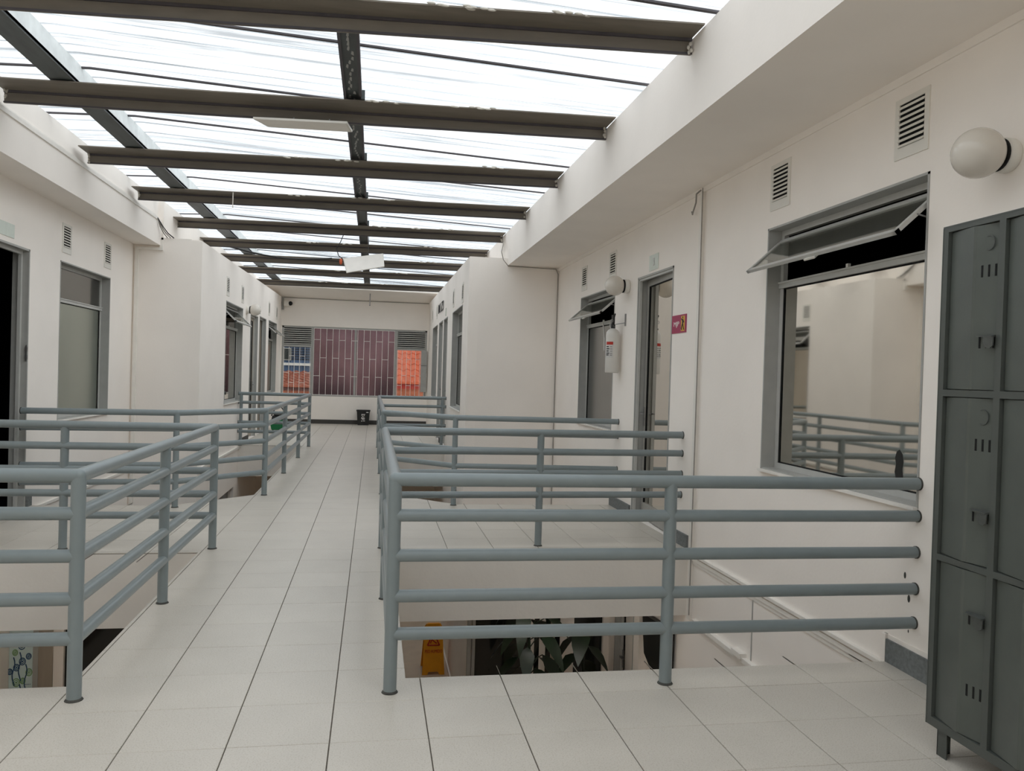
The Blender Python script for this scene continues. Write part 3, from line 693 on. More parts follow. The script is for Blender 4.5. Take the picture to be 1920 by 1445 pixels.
# ------------------------------------------------------------------ vents (frame, dark backing, slats)
def vent(xf, n, y, z, label, w_=0.275, h=0.33):
    P = mapper(xf, n); rt = thing('wall_vent', (xf(y), y, z), label, 'vent', 'white louvred wall vents')
    a, b, c, e = y - w_ / 2, y + w_ / 2, z - h / 2, z + h / 2; q0, q1 = y - w_ / 2 + .035, y + w_ / 2 - .035; r0, r1 = c + .062, e - .032
    bx = lambda mb, *q: mb.box(*q, tf=P)
    mb = MB()
    for q in ((a, q0, c, e), (q1, b, c, e), (q0, q1, c, r0), (q0, q1, r1, e)): bx(mb, -.008, .0, *q)
    mb.build('vent_frame', M['white'], rt)
    mb = MB(); bx(mb, -.0015, 0, q0, q1, r0, r1); mb.build('vent_backing', M['slot'], rt)
    nS = 8; hh = (r1 - r0) / nS
    for k in range(nS):
        z0 = r0 + k * hh; mb = MB()
        mb.add([P(-.013, q0, z0), P(-.013, q1, z0), P(-.003, q1, z0 + hh * .46), P(-.003, q0, z0 + hh * .46), P(-.010, q0, z0 + hh * .54), P(-.010, q1, z0 + hh * .54), P(-.0165, q0, z0 + .004), P(-.0165, q1, z0 + .004)], [(0, 1, 3 - 1, 3), (6, 7, 5, 4), (0, 1, 7, 6), (3, 2, 5, 4), (0, 6, 4, 3), (1, 7, 5, 2)])
        mb.build('vent_slat', M['white'], rt)
    return rt
for y, z, lb in ((.215, 2.912, 'white wall vent above the near right window, nearest the camera'), (1.62, 2.91, 'white wall vent left of the near right window top'), (5.65, 2.867, 'white wall vent above the right globe lamp'), (6.97, 2.856, 'white wall vent next to the right wall corner cable')):
    vent(cR, -1, y, z, lb)
for y, z, lb in ((6.21, 2.906, 'white wall vent between the dark doorway and left window'), (7.625, 2.916, 'white wall vent over the right part of the left window')): vent(cL, 1, y, z, lb)
for y, z, lb in ((10.92, 2.905, 'white wall vent above the rear left open window'), (12.49, 2.913, 'white wall vent left of the rear left globe lamp'), (16.47, 2.94, 'narrow-looking wall vent above the far left window'), (17.98, 2.94, 'last wall vent beside the security camera corner')): vent(cL2, 1, y, z, lb)
for y, z, lb in ((9.47, 2.84, 'white wall vent nearest the corner on the rear right wall'), (11.2, 2.9, 'white wall vent between the rear right window and the dark lettering'), (15.75, 2.98, 'white wall vent just beyond the dark wall lettering'), (17.35, 3.0, 'farthest wall vent on the rear right wall')): vent(XR2, -1, y, z, lb)

# ------------------------------------------------------------------ globe wall lamps
def globe(x, y, z, n, label):
    rt = thing('globe_lamp', (x, y, z), label, 'lamp', 'white globe wall lamps'); ax = '-X' if n < 0 else 'X'
    mb = MB(); mb.lathe([(0.0, 0.0), (0.072, 0.0), (0.078, 0.012), (0.078, 0.05), (0.066, 0.062), (0.0, 0.064)], (x, y, z), ax, 28); mb.build('lamp_base', M['white'], rt)
    mb = MB(); mb.lathe([(0.05, 0.06), (0.074, 0.061), (0.075, 0.074), (0.05, 0.076)], (x, y, z), ax, 28); mb.build('gasket', M['slot'], rt)
    c = (x + n * 0.165, y, z); mb = MB(); mb.ball(c, 0.112, 32, 20); mb.build('globe', M['opal'], rt)
    return rt
globe(XR, -0.47, 2.562, -1, 'white globe wall lamp above the grey lockers')
globe(XR, 5.02, 2.545, -1, 'white globe wall lamp above the fire extinguisher')
globe(XL2, 13.03, 2.655, 1, 'white globe wall lamp on the rear left wall')

# ------------------------------------------------------------------ lockers
LX = 2.44
lk = thing('locker_unit', (2.69, -1.17, 0), 'grey green steel locker block with three tiers of doors by right wall', 'locker')
mb = MB(); mb.box(LX + .024, 2.935, -1.64, -0.712, 0.112, 2.163); mb.build('carcass', M['lockerframe'], lk)
ycols = [(-1.01 - .3025 * k, -0.739 - .3025 * k) for k in range(3)]; ztiers = [(1.497, 2.141), (0.822, 1.470), (0.148, 0.797)]
mb = MB()
for a, b in ((-0.739, -0.712), (-1.0415, -1.01), (-1.344, -1.3125), (-1.64, -1.615)): mb.box(LX, LX + .03, a, b, .112, 2.163)
for a, b in ((2.141, 2.163), (1.470, 1.497), (.797, .822), (.112, .148)):
    for c, d in ((-1.01, -.739), (-1.3125, -1.0415), (-1.615, -1.344)): mb.box(LX, LX + .03, c, d, a, b)
mb.build('face_frame', M['lockerframe'], lk)
mb = MB(); mb.box(LX - .001, LX + .01, -1.64, -.709, 2.160, 2.166); mb.box(LX - .001, 2.935, -.7125, -.708, .112, 2.1595); mb.build('edge_lip', M['lockerframe'], lk)
for ci, (ya, yb_) in enumerate(ycols):
    for ti, (za, zb_) in enumerate(ztiers):
        g = .0035; a, b = ya + g, yb_ - g; c, e = za + g, zb_ - g; yc = b - (b - a) * .56
        mb = MB(); d0, d1, d2 = .016, -.008, .017
        # bent sheet: left plane rises to the crease, right strip falls back to the edge
        mb.add([(LX + d0, b, c), (LX + d1, yc, c), (LX + d1 + .006, yc - .010, c), (LX + d2, a, c), (LX + d0, b, e), (LX + d1, yc, e), (LX + d1 + .006, yc - .010, e), (LX + d2, a, e), (LX + .024, b, c), (LX + .024, a, c), (LX + .024, b, e), (LX + .024, a, e)],
               [(0, 1, 5, 4), (1, 2, 6, 5), (2, 3, 7, 6), (0, 4, 10, 8), (3, 9, 11, 7), (0, 8, 9, 3, 2, 1), (4, 5, 6, 7, 11, 10)])
        dr = mb.build('locker_door', M['locker'], lk)
        yr = lambda f: b - (b - a) * f
        def out(f): return LX + d1 + .006 + (d2 - d1 - .006) * (f - .6) / .4
        up = (zb_ - .183, zb_ - .457) if ti < 2 else (zb_ - .186, zb_ - .465)
        if ti < 2:
            mb = MB(); mb.ring((out(.80) - .0002, yr(.80), zb_ - .075), .03, .005, .0018, (-1, 0, 0), 24); mb.build('embossed_ring', M['lockerframe'], dr)
        for zc in up:
            for f in (.70, .81, .92):
                mb = MB(); x = out(f); mb.box(x - .0012, x + .003, yr(f) - .0042, yr(f) + .0042, zc - .023, zc + .023); mb.build('vent_slot', M['slot'], dr)
        zh = up[1] if ti < 2 else up[0]
        zh += .02
        mb = MB(); x = out(.85)
        mb.hexa([(x - .028, yr(.70), zh), (x - .028, yr(1.02), zh - .004), (x + .002, yr(1.02), zh), (x + .002, yr(.66), zh + .004)], [(x - .028, yr(.70), zh + .005), (x - .028, yr(1.02), zh + .002), (x + .002, yr(1.02), zh + .007), (x + .002, yr(.66), zh + .009)])
        pts = [(.84, 0), (.84, -.018), (.87, -.036), (.92, -.045), (.98, -.045), (1.03, -.036), (1.04, 0)]
        k = len(pts); mb.add([(x - .026, yr(p[0]), zh + p[1]) for p in pts] + [(x - .021, yr(p[0]), zh + p[1]) for p in pts], [tuple(range(k)), tuple(reversed(range(k, 2 * k)))] + [(i, (i + 1) % k, k + (i + 1) % k, k + i) for i in range(k)])
        mb.build('hasp', M['gunmetal'], dr)
for (x, y) in ((LX + .015, -.76), (2.90, -.76), (LX + .015, -1.62), (2.90, -1.62)):
    mb = MB(); mb.box(x, x + .06, y - .004, y, 0, .114); mb.box(x, x + .004, y - .055, y, 0, .114); mb.build('leg', M['lockerframe'], lk)

# ------------------------------------------------------------------ fire extinguisher on the wall
ex, ey = XR - .10, 5.25
fe = thing('fire_extinguisher', (ex, ey, 1.56), 'cream fire extinguisher with black valve hung beside the right window', 'extinguisher')
mb = MB(); mb.lathe([(0, 1.565), (.072, 1.565), (.079, 1.575), (.079, 2.0), (.074, 2.035), (.055, 2.06), (.03, 2.075), (.022, 2.08), (0, 2.08)], (ex, ey, 0), 'Z', 28); mb.build('cylinder', M['extbody'], fe)
mb = MB(); mb.lathe([(.022, 2.078), (.026, 2.085), (.026, 2.10), (.018, 2.108), (.018, 2.15), (0, 2.15)], (ex, ey, 0), 'Z', 16); mb.box(ex - .02, ex + .02, ey - .02, ey + .035, 2.10, 2.125); mb.build('valve', M['black'], fe)
mb = MB(); mb.path([(ex, ey - .01, 2.14), (ex - .01, ey - .05, 2.19), (ex - .015, ey - .11, 2.235)], .010, 8); mb.path([(ex, ey - .01, 2.115), (ex - .01, ey - .07, 2.10), (ex - .015, ey - .11, 2.08)], .008, 8); mb.box(ex - .014, ex + .014, ey - .02, ey + .02, 2.14, 2.235); mb.build('lever', M['black'], fe)
mb = MB(); mb.ring((ex - .03, ey - .04, 2.165), .018, .004, .004, (0, -1, 0), 14); mb.build('pull_ring', M['steel'], fe)
mb = MB(); mb.tube((ex + .02, ey - .03, 2.125), (XR, ey - .16, 2.14), .004, 6); mb.box(XR - .012, XR, ey - .175, ey - .15, 2.10, 2.24); mb.build('wall_bracket', M['steel'], fe)
def wrap(mb, r, a0, a1, z0, z1, n=10):
    vs = []
    for i in range(n + 1):
        t = a0 + (a1 - a0) * i / n
        for z in (z0, z1): vs.append((ex + r * math.cos(t), ey + r * math.sin(t), z))
    mb.add(vs, [(2 * i, 2 * i + 2, 2 * i + 3, 2 * i + 1) for i in range(n)], True); return mb
A0, A1 = math.radians(170), math.radians(258)
mb = MB(); wrap(mb, .0797, A0, A1, 1.74, 1.925); lb = mb.build('label', M['extlabel'], fe)
mb = MB(); wrap(mb, .0802, math.radians(195), A1, 1.888, 1.922); mb.build('label_band', M['signred'], lb)
mb = MB()
for k, z in enumerate((1.865, 1.84, 1.815, 1.79, 1.77)): wrap(mb, .0802, math.radians(195), math.radians(222 + 5 * (k % 2)), z - .006, z + .006, 4); wrap(mb, .0802, math.radians(232), math.radians(252), z - .004, z + .001, 4)
mb.build('label_print', M['ink'], lb)

# ------------------------------------------------------------------ small signs
sg = thing('wall_sign', (XR - .004, 3.455, 2.03), 'small crimson and yellow sign right of the right-hand door', 'sign')
mb = MB(); mb.box(XR - .006, XR - .0005, 3.28, 3.635, 1.945, 2.115); mb.build('sign_board', M['crimson'], sg)
mb = MB(); mb.box(XR - .0075, XR - .006, 3.315, 3.40, 1.96, 2.10); mb.build('yellow_panel', M['signyellow'], sg)
text('lettering', 'MJP', .062, M['printwhite'], sg, (XR - .0068, 3.52, 2.03), '-X', sx=1.5)
mb = MB(); mb.ball((XR - .009, 3.358, 2.085), .011, 8, 6, (.2, 1, 1)); mb.box(XR - .0095, XR - .0075, 3.345, 3.372, 2.02, 2.07)
for y, z, y2, z2 in ((3.35, 2.06, 3.33, 2.04), (3.37, 2.06, 3.388, 2.075), (3.35, 2.02, 3.335, 1.98), (3.368, 2.02, 3.385, 1.985), (3.335, 1.98, 3.325, 1.972), (3.385, 1.985, 3.372, 1.97)): mb.tube((XR - .0085, y, z), (XR - .0085, y2, z2), .005, 6)
mb.build('running_figure', M['ink'], sg)
np_ = thing('number_plate', (XR - .003, 4.2, 2.70), 'small greenish acrylic plate with number 3 above the door', 'sign')
mb = MB(); mb.box(XR - .007, XR - .001, 4.07, 4.335, 2.63, 2.79); mb.build('plate', M['plate'], np_)
text('digit', '3', .12, M['framelight'], np_, (XR - .008, 4.2, 2.71), '-X', sx=1.6)
np2 = thing('number_plate', (XL + .003, 4.68, 2.74), 'greenish acrylic plate above the dark left doorway', 'sign')
mb = MB(); mb.box(XL + .001, XL + .007, 4.50, 4.86, 2.69, 2.82); mb.build('plate', M['plate'], np2)
np3 = thing('number_plate', (XL2 + .003, 14.9, 2.8), 'tiny pale plate above the rear left doors', 'sign')
mb = MB(); mb.box(XL2 + .001, XL2 + .006, 14.72, 14.95, 2.70, 2.86); mb.build('plate', M['plate'], np3)
np4 = thing('number_plate', (XR2(13) - .003, 13.0, 2.77), 'tiny pale plate above the nearer rear right door', 'sign')
mb = MB(); mb.box(XR2(13) - .006, XR2(13) - .001, 12.88, 13.08, 2.70, 2.86); mb.build('plate', M['plate'], np4)
lt = thing('wall_lettering', (XR2(14.2) - .01, 14.25, 2.96), 'dark raised lettering high on the rear right wall', 'sign')
for k, ch in enumerate('DLLZ3'):
    text('letter', ch, .30, M['ink'], lt, (XR2(14.2) - .02, 14.83 - k * .29, 2.965), '-X', sx=1.0, ext=.006)

# ------------------------------------------------------------------ bin, bucket, security camera
bn = thing('waste_bin', (-0.12, 18.86, 0), 'black square waste bin with white print against the back wall', 'bin')
def sq(w_, d, z, c): return [(c[0] - w_, c[1] - d, z), (c[0] + w_, c[1] - d, z), (c[0] + w_, c[1] + d, z), (c[0] - w_, c[1] + d, z)]
c = (-0.12, 18.86); mb = MB(); mb.hexa(sq(.15, .12, .0, c), sq(.178, .15, .40, c)); mb.build('bin_body', M['black'], bn)
mb = MB()
for q in ((-.19, .19, -.165, -.15), (-.19, .19, .15, .165), (-.19, -.175, -.165, .165), (.175, .19, -.165, .165)): mb.box(c[0] + q[0], c[0] + q[1], c[1] + q[2], c[1] + q[3], .385, .415)
mb.build('rim', M['black'], bn)
mb = MB(); yy = c[1] - .165; mb.box(c[0] + .08, c[0] + .14, yy - .004, yy + .02, .345, .368)
fy = lambda z: c[1] - .12 - .03 * z / .4 - .002
for x0, x1, z in ((-.05, .05, .30), (-.05, -.02, .275), (.01, .035, .27), (-.03, .0, .245), (-.05, -.02, .215), (.0, .03, .225), (-.055, .045, .19), (-.035, .04, .165), (-.01, .05, .12)): mb.box(c[0] + x0, c[0] + x1, fy(z) - .003, fy(z) + .003, z - .008, z + .008)
mb.ball((c[0] - .04, fy(.115), .115), .014, 8, 6, (1, .3, 1)); mb.build('white_print', M['printwhite'], bn)
bk = thing('mop_bucket', (-2.12, 16.3, 0), 'green bucket with black wringer and curved handle near rear left doors', 'bucket')
c = (-2.1, 16.3); mb = MB(); mb.hexa(sq(.15, .14, 0.02, c), sq(.2, .18, .26, c)); mb.build('bucket_body', M['green'], bk, bevel=.015)
mb = MB(); mb.hexa(sq(.16, .13, .26, c), sq(.14, .1, .36, c))
for k in range(7): mb.ball((c[0] + random.uniform(-.13, .13), c[1] - .08, .38 + random.uniform(-.03, .05)), .055, 8, 6, (1.2, .8, .7))
mb.build('wringer', M['black'], bk)
mb = MB(); mb.path([(c[0] - .17 + .34 * i / 8, c[1], .30 + .29 * math.sin(math.pi * (i + .6) / 9.2)) for i in range(9)], .014, 8); mb.build('handle', M['black'], bk)
for sx in (-.12, .12):
    mb = MB(); mb.ball((c[0] + sx, c[1] - .1, .022), .022, 8, 6); mb.build('caster', M['black'], bk)
sc = thing('security_camera', (-2.3, YB, 3.27), 'small white dome camera in the back left corner', 'camera')
mb = MB(); mb.box(-2.40, -2.35, YB - .06, YB - .005, 3.12, 3.46); mb.build('mount', M['frame'], sc)
mb = MB(); mb.box(-2.34, -2.20, YB - .16, YB - .01, 3.21, 3.36); mb.build('camera_body', M['white'], sc, bevel=.012)
mb = MB(); mb.ball((-2.17, YB - .12, 3.29), .06, 16, 10); mb.build('dome', M['black'], sc)

# ------------------------------------------------------------------ panel lights hanging from the roof
def panel(cs, th, label, nrm):
    cs = [Vector(q) for q in cs]; ctr = sum(cs, Vector()) / 4; rt = thing('panel_light', ctr, label, 'light', 'thin white ceiling panels'); nv = Vector(nrm) * th
    mb = MB(); mb.hexa(cs, [q + nv for q in cs]); mb.build('panel_frame', M['white'], rt, bevel=.003)
    ins = [ctr + (q - ctr) * .95 - nv * .06 for q in cs]; mb = MB(); mb.hexa(ins, [q + nv * .05 for q in ins]); mb.build('diffuser', M['trunk'], rt)
    return rt, ctr
cs = [(-0.935, 3.33, 3.617), (-0.145, 3.245, 3.617), (-0.108, 3.555, 3.617), (-0.83, 3.63, 3.617)]
cs = [(-0.93, 3.395, 3.602), (-0.145, 3.31, 3.602), (-0.108, 3.55, 3.602), (-0.83, 3.60, 3.602)]
rt, ctr = panel(cs, .02, 'flat white panel light hung under the second roof beam', (0, 0, 1))
mb = MB(); mb.tube((-.6, 3.45, 3.62), (-.6, 3.45, 3.66), .006, 6); mb.tube((-.3, 3.42, 3.62), (-.3, 3.42, 3.66), .006, 6); mb.build('hanger', M['steel'], rt)
yp = 9.0
cs = [(-.321, yp, 3.016), (.255, yp + .02, 3.146), (.233, yp + .16, 3.37), (-.387, yp + .14, 3.255)]
rt, ctr = panel(cs, .025, 'tilted white panel light dangling from its wires under the far beams', (-.17, .93, -.35))
mb = MB(); mb.path([(-.40, yp + .14, 3.25), (-.46, yp + .2, 3.30), (-.50, yp + .3, 3.42), (-.44, yp + .33, 3.54), (-.40, 9.365, 3.66)], .007, 6); mb.path([(.0, yp + .16, 3.33), (.0, 9.33, 3.66)], .004, 6); mb.build('wire', M['black'], rt)
mb = MB(); mb.ball((-.42, yp + .12, 3.20), .035, 8, 6, (.7, .7, 1.5)); mb.build('connector', M['orange'], rt)

# ------------------------------------------------------------------ conduits and cables (parts of the building)
mb = MB(); mb.box(XR - .028, XR, 2.94, 3.0, -.60, 3.155); struct(mb, 'trim_8', M['trunk'])
cb = thing('cable', (XR - .02, 2.98, 3.15), 'loose thin cable hanging beside the white trunking on right wall', 'cable')
mb = MB(); mb.path([(XR - .02, 3.01, 3.18), (XR - .05, 3.03, 3.15), (XR - .04, 3.06, 3.08), (XR - .05, 3.10, 3.0), (XR - .04, 3.13, 2.99), (XR - .03, 3.17, 3.02)], .007, 6); mb.path([(XR - .035, 2.93, 3.18), (XR - .035, 2.925, 2.2), (XR - .03, 2.935, .8), (XR - .035, 2.93, -.55)], .005, 6); mb.build('wire', M['cable'], cb)
cb = thing('cable', (FRX, 8.5, 3.4), 'thin cable looping from the fifth beam down to the corner', 'cable')
mb = MB(); mb.path([(FRX - .03, 8.9, 3.62), (FRX - .10, 8.45, 3.5), (FRX - .13, 8.4, 3.38), (FRX - .09, 8.45, 3.27), (FRX - .0, 8.53, 3.19)], .006, 6); mb.build('loop', M['cable'], cb)
mb = MB(); mb.path([(FRX, 8.545, 3.19), (2.5, 8.545, 3.185), (2.9, 8.545, 3.18), (2.935, 8.545, 3.1), (2.935, 8.545, 2.0), (2.935, 8.545, -.5)], .007, 6); mb.build('run', M['cable'], cb)
mb = MB(); Y0 = YBL - .035
mb.box(-3.0, -2.955, Y0, YBL, 3.215, 3.33); mb.box(-3.285, -2.955, Y0, YBL, 3.175, 3.215); mb.box(-3.335, -3.285, Y0, YBL, ZL + .5, 3.215); struct(mb, 'trim_9', M['trunk'])
mb = MB(); mb.box(FLX - .04, FLX + .012, YF, 8.55, 3.585, 3.625); mb.box(FLX - .05, FLX - .02, YF, 8.55, 3.625, 3.66); struct(mb, 'trim_10', M['trunk'])
cb = thing('cable', (FLX, 8.6, 3.5), 'bundle of cables dropping at the end of left fascia', 'cable')
for k in range(3):
    mb = MB(); mb.path([(FLX + .015, 8.5, 3.6), (FLX + .02 + .02 * k, 8.62, 3.5), (FLX + .05 + .03 * k, 8.7, 3.42), (FLX + .09 + .045 * k, 8.74, 3.365)], .008, 6); mb.build('wire', M['cable'] if k < 2 else M['black'], cb)
mb = MB(); mb.path([(-2.35, YB - .02, 3.46), (-1.9, YB - .02, 3.455), (-.5, YB - .02, 3.45), (.6, YB - .02, 3.455), (1.62, YB - .02, 3.46)], .009, 6); struct(mb, 'trim_11', M['cable'])
cb = thing('hanging_rod', (.0, 18.2, 3.5), 'thin steel rod hanging from the back soffit', 'rod')
mb = MB(); mb.tube((-.02, 18.3, 3.28), (-.02, 18.3, 3.60), .012, 8); mb.ball((-.02, 18.3, 3.28), .02, 8, 6); mb.build('rod', M['steel'], cb)
cb = thing('hanging_rod', (-1.72, 7.4, 3.5), 'thin pale rod hanging at the left of the fourth beam', 'rod')
mb = MB(); mb.tube((-1.72, 7.16, 3.57), (-1.72, 7.16, 3.757), .006, 8); mb.ball((-1.72, 7.16, 3.57), .01, 8, 6); mb.build('rod', M['mortar'], cb)
cb = thing('cable', (-1.6, 12, 3.6), 'dark cable sagging between the sixth and seventh beams at left', 'cable')
mb = MB(); mb.path([(-2.55 + .2 * i, 11.6 + .1 * i, 3.70 - .10 * math.sin(math.pi * i / 9)) for i in range(10)], .016, 6); mb.build('wire', M['black'], cb)
# cord ends tied on the transom of the second right window
cb = thing('cord', (XR + .06, 6.0, 2.15), 'two white cord ends tied to the transom behind the extinguisher', 'cord')
for y in (5.95, 6.25):
    mb = MB(); mb.path([(XR + .07, y, 2.2), (XR + .07, y - .04, 2.12), (XR + .075, y - .06, 2.0), (XR + .075, y - .07, 1.86)], .008, 6); mb.build('cord_end', M['printwhite'], cb)

# ------------------------------------------------------------------ lower storey seen through the openings
ws = thing('wet_floor_sign', (1.07, 7.45, ZL), 'yellow folding wet floor sign on the lower storey floor', 'sign')
def slope(x, y, z, back): # front board leans back; y grows with height
    return (x, y, z)
H = .66; zb0 = ZL
def board(y0, y1, m, name):
    mb = MB(); wb, wt = .155, .125; cx = 1.065
    P0 = lambda x, t, d: (cx + x, y0 + (y1 - y0) * t + d, zb0 + H * t)
    sil = [(-wb, 0), (-wb * .55, 0), (-wb * .42, .06), (wb * .42, .06), (wb * .55, 0), (wb, 0), (wt, .93), (wt * .8, 1.0), (-wt * .8, 1.0), (-wt, .93)]
    n = len(sil); mb.add([P0(x, t, 0) for x, t in sil] + [P0(x, t, .012) for x, t in sil], [tuple(range(n)), tuple(reversed(range(n, 2 * n)))] + [(i, (i + 1) % n, n + (i + 1) % n, n + i) for i in range(n)])
    return mb.build(name, m, ws)
fb = board(7.40, 7.56, M['yellow'], 'front_board'); board(7.76, 7.585, M['yellow'], 'back_board')
fy = lambda z: 7.40 + .16 * (z - ZL) / H - .003
tri = [(0, .55), (-.085, .385), (.085, .385)]
mb = MB()
for i in range(3):
    p, q = tri[i], tri[(i + 1) % 3]; mb.tube((1.065 + p[0], fy(ZL + p[1]), ZL + p[1]), (1.065 + q[0], fy(ZL + q[1]), ZL + q[1]), .009, 6)
for p, q in (((0, .50), (-.02, .46)), ((-.02, .46), (.015, .43)), ((-.02, .46), (-.045, .41)), ((.015, .43), (.045, .41)), ((.0, .475), (.04, .47))): mb.tube((1.065 + p[0], fy(ZL + p[1]), ZL + p[1]), (1.065 + q[0], fy(ZL + q[1]), ZL + q[1]), .008, 6)
mb.ball((1.065 + .005, fy(ZL + .51), ZL + .51), .013, 8, 6); mb.build('pictogram', M['signred'], fb)
text('lettering', 'PISO HUMEDO', .066, M['signred'], fb, (1.065, fy(ZL + .305) - .003, ZL + .305), '-Y', sx=.56, ext=.002)
mb = MB(); mb.box(.985, 1.145, 7.55, 7.60, ZL + .62, ZL + .67); mb.build('hinge_grip', M['yellow'], ws)
# glazed shopfront at Y 5.1
sf = sroot('window_9', (2.1, 5.12, ZL))
mb = MB(); mb.box(1.32, 2.86, 5.13, 5.14, ZL, -.62); mb.build('shop_glass', M['lowglass'], sf)
for x0, x1 in ((1.24, 1.28), (1.29, 1.325), (2.795, 2.875)):
    mb = MB(); mb.box(x0, x1, 5.08, 5.15, ZL, -.60); mb.build('shop_mullion', M['frame'] if x0 < 2 else M['wall'], sf)
for x0, x1, m in ((1.93, 2.0, 'wall'), (2.06, 2.13, 'wall'), (2.19, 2.24, 'lowwood'), (2.30, 2.46, 'wall')):
    mb = MB(); mb.box(x0, x1, 5.115, 5.128, ZL, -.75); mb.build('pale_blind_strip', M[m], sf)
door('door_7', lambda y: XR - .085, -1, LDR, leaf=1, leafmat=M['frame'], pane=M['lowglass'])
mb = MB(); mb.box(XR - .088, XR, 4.06, 4.22, ZL, -.6); mb.box(XR - .088, XR, 4.86, 5.08, ZL, -.6); mb.box(XR - .088, XR, 4.22, 4.86, -.72, -.6); struct(mb, 'wall_lower_right', M['wall'])
bp = thing('black_panel', (XR - .06, 3.4, -1.2), 'black tapered panel hung on the lower white wall behind the railing post', 'panel')
mb = MB(); pts = [(4.02, -.86), (4.0, -1.02), (3.95, -1.24), (3.66, -1.37), (3.36, -1.28), (3.31, -1.15), (3.30, -.80)]; k = len(pts)
mb.add([(XR - .07, y, z) for y, z in pts] + [(XR - .012, y, z) for y, z in pts], [tuple(range(k)), tuple(reversed(range(k, 2 * k)))] + [(i, (i + 1) % k, k + (i + 1) % k, k + i) for i in range(k)]); mb.build('panel_body', M['black'], bp)
mb = MB(); mb.path([(XR - .05, 3.29, -.80), (XR - .05, 3.30, -1.0), (XR - .05, 3.285, -1.15), (XR - .05, 3.33, -1.30), (XR - .05, 3.5, -1.345)], .008, 6); mb.build('white_edge_cord', M['printwhite'], bp)
# plants in front of the shopfront
def leafmesh(mb, base, dirv, L, W, droop=.4):
    d = Vector(dirv).normalized(); side = d.cross(Vector((0, 0, 1)))
    if side.length < .1: side = Vector((1, 0, 0))
    side.normalize(); base = Vector(base); st = [(0, .02), (.15, .55), (.35, 1), (.6, .85), (.85, .4), (1, .02)]; vs = []
    for t, w_ in st:
        c = base + d * L * t + Vector((0, 0, -droop * L * t * t)); vs += [c + side * W * .5 * w_ + Vector((0, 0, .015 * w_)), c, c - side * W * .5 * w_ + Vector((0, 0, .015 * w_))]
    fs = []
    for i in range(len(st) - 1):
        for j in range(2): fs.append((3 * i + j, 3 * i + j + 1, 3 * i + 4 + j, 3 * i + 3 + j))
    mb.add(vs, fs, True)
def plant(x, y, h, n, label, seed, spread):
    random.seed(seed); rt = thing('potted_plant', (x, y, ZL), label, 'plant', 'leafy plants by the lower shopfront')
    mb = MB(); mb.lathe([(0, 0), (.14, 0), (.19, .32), (.2, .34), (.17, .34), (.16, .30), (0, .30)], (x, y, ZL), 'Z', 20); mb.build('pot', M['pot'], rt)
    mb = MB(); mb.path([(x, y, ZL + .3), (x + .02, y, ZL + h * .6), (x - .01, y, ZL + h)], .016, 8); mb.build('stem', M['leaf'], rt)
    for k in range(n):
        z = ZL + h * (.55 + .45 * k / n); a = k * 2.4 + random.uniform(-.3, .3); r = spread * random.uniform(.5, 1)
        tip = Vector((x + math.cos(a) * r, y + math.sin(a) * r * .8, z + .12)); mb = MB(); mb.path([(x, y, z), tip], .006, 5); leafmesh(mb, tip, (math.cos(a), math.sin(a), random.uniform(-.9, -.2)), random.uniform(.24, .36), random.uniform(.14, .2), .6); mb.build('leaf', M['leaf'], rt)
plant(1.78, 4.35, 1.85, 18, 'dark leafy plant with broad drooping leaves on the lower storey', 3, .2)
plant(2.40, 4.5, 1.5, 8, 'thin dark plant with few leaves right of the broad-leaved one', 5, .13)
random.seed(21)
# left: poster, taupe door, dark doorway
ps = thing('ring_poster', (-3.25, 4.955, -1.6), 'pale blue poster of dark rings and swirls on the lower left wall', 'poster')
mb = MB(); mb.box(-3.355, -3.138, 4.945, 4.958, -2.2, -.9); mb.build('board', M['poster'], ps)
mb = MB(); mg = MB()
for (x, z, r, g_) in ((-3.285, -1.55, .034, 0), (-3.232, -1.49, .036, 0), (-3.285, -1.70, .04, 1), (-3.225, -1.685, .03, 2), (-3.17, -1.60, .036, 1), (-3.345, -1.59, .03, 0), (-3.175, -1.44, .03, 0), (-3.33, -1.80, .03, 2), (-3.24, -1.33, .04, 0), (-3.30, -1.40, .03, 1), (-3.20, -1.85, .036, 1), (-3.28, -1.95, .04, 0)):
    T = mb if g_ == 0 else mg
    for q, wd in ((1.1, .010), (.66, .007), (.28, .02)): T.ring((x, 4.945, z), r * q, min(wd, r * q), .002, (0, -1, 0), 20, sx=.8)
for x0, zz in ((-3.312, -1.45), (-3.255, -1.40), (-3.20, -1.52), (-3.255, -1.72)):
    mb.path([(x0 + .012 * math.sin(i * .9), 4.9435, zz - .035 * i) for i in range(9)], .005, 5)
for i in range(4): mb.ball((-3.20 + .014 * i, 4.944, -1.72), .004, 6, 4)
mb.build('blue_swirls', M['posterblue'], ps)['kind'] = 'stuff'; mg.build('green_rings', M['postergreen'], ps)['kind'] = 'stuff'
mb = MB(); mb.box(-3.132, -3.085, 4.93, 4.96, ZL, -.62); struct(mb, 'trim_12', M['frame'])
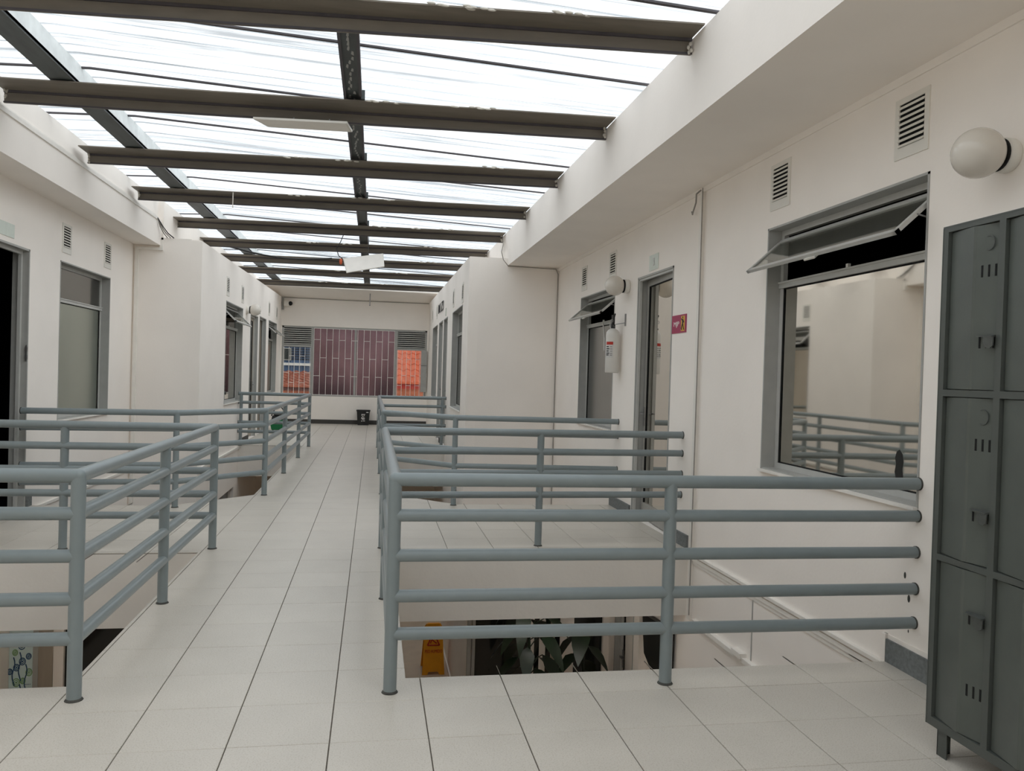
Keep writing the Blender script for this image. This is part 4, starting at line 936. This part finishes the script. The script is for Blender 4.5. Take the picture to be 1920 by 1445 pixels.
mb = MB(); mb.box(-3.085, -2.955, 4.935, 4.96, ZL, -.75); struct(mb, 'door_8', M['lowwood'])
mb = MB(); mb.box(XL, XL + .012, 1.0, 4.955, ZL + .62, ZL + .74); mb.box(XL, XL + .012, 1.0, 4.955, ZL, ZL + .1); struct(mb, 'baseboard_lower_left', M['darkred'])
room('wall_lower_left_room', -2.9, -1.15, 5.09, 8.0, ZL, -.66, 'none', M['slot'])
mb = MB(); mb.box(-2.86, -1.22, 5.0, 5.03, ZL, -.84); mb.box(-2.02, -1.98, 4.97, 5.02, ZL, -.84); struct(mb, 'door_9', M['lowglass'])
mb = MB(); mb.box(XL2 - .14, XL2 - .10, LQ[0], LQ[1], LQ[2], LQ[3]); struct(mb, 'door_10', M['lowglass'])
struct(MB().box(XL2 - .02, XL2 + .02, 10.25, 10.33, ZL, -.72), 'trim_13', M['frame'])

# unseen glowing battens, added under the landings to brighten the lower storey
added_tube_m = bpy.data.materials.new('added_light_tube'); added_tube_m.use_nodes = True; t = added_tube_m.node_tree; p = t.nodes['Principled BSDF']
p.inputs['Base Color'].default_value = (0.9, 0.9, 0.9, 1); p.inputs['Emission Color'].default_value = (1.0, 0.97, 0.92, 1); p.inputs['Emission Strength'].default_value = 12.0
nz_ = t.nodes.new('ShaderNodeTexNoise'); nz_.inputs['Scale'].default_value = 2; mr_ = t.nodes.new('ShaderNodeMapRange'); mr_.inputs['To Min'].default_value = .85; mr_.inputs['To Max'].default_value = .92
t.links.new(nz_.outputs['Fac'], mr_.inputs['Value']); t.links.new(mr_.outputs['Result'], p.inputs['Base Color'])
for x, y, lb in ((-2.35, 3.75, 'unseen white batten added under the left landing to brighten the lower storey'), (1.9, 3.75, 'unseen white batten added under the right landing to brighten the lower storey')):
    bt = thing('added_batten', (x, y, -.6), lb, 'lamp')
    mb = MB(); mb.box(x - .62, x + .62, y - .05, y + .05, -.645, -.601); mb.build('added_batten_body', M['white'], bt)
    mb = MB(); mb.tube((x - .58, y, -.672), (x + .58, y, -.672), .014, 10); mb.build('tube', added_tube_m, bt)
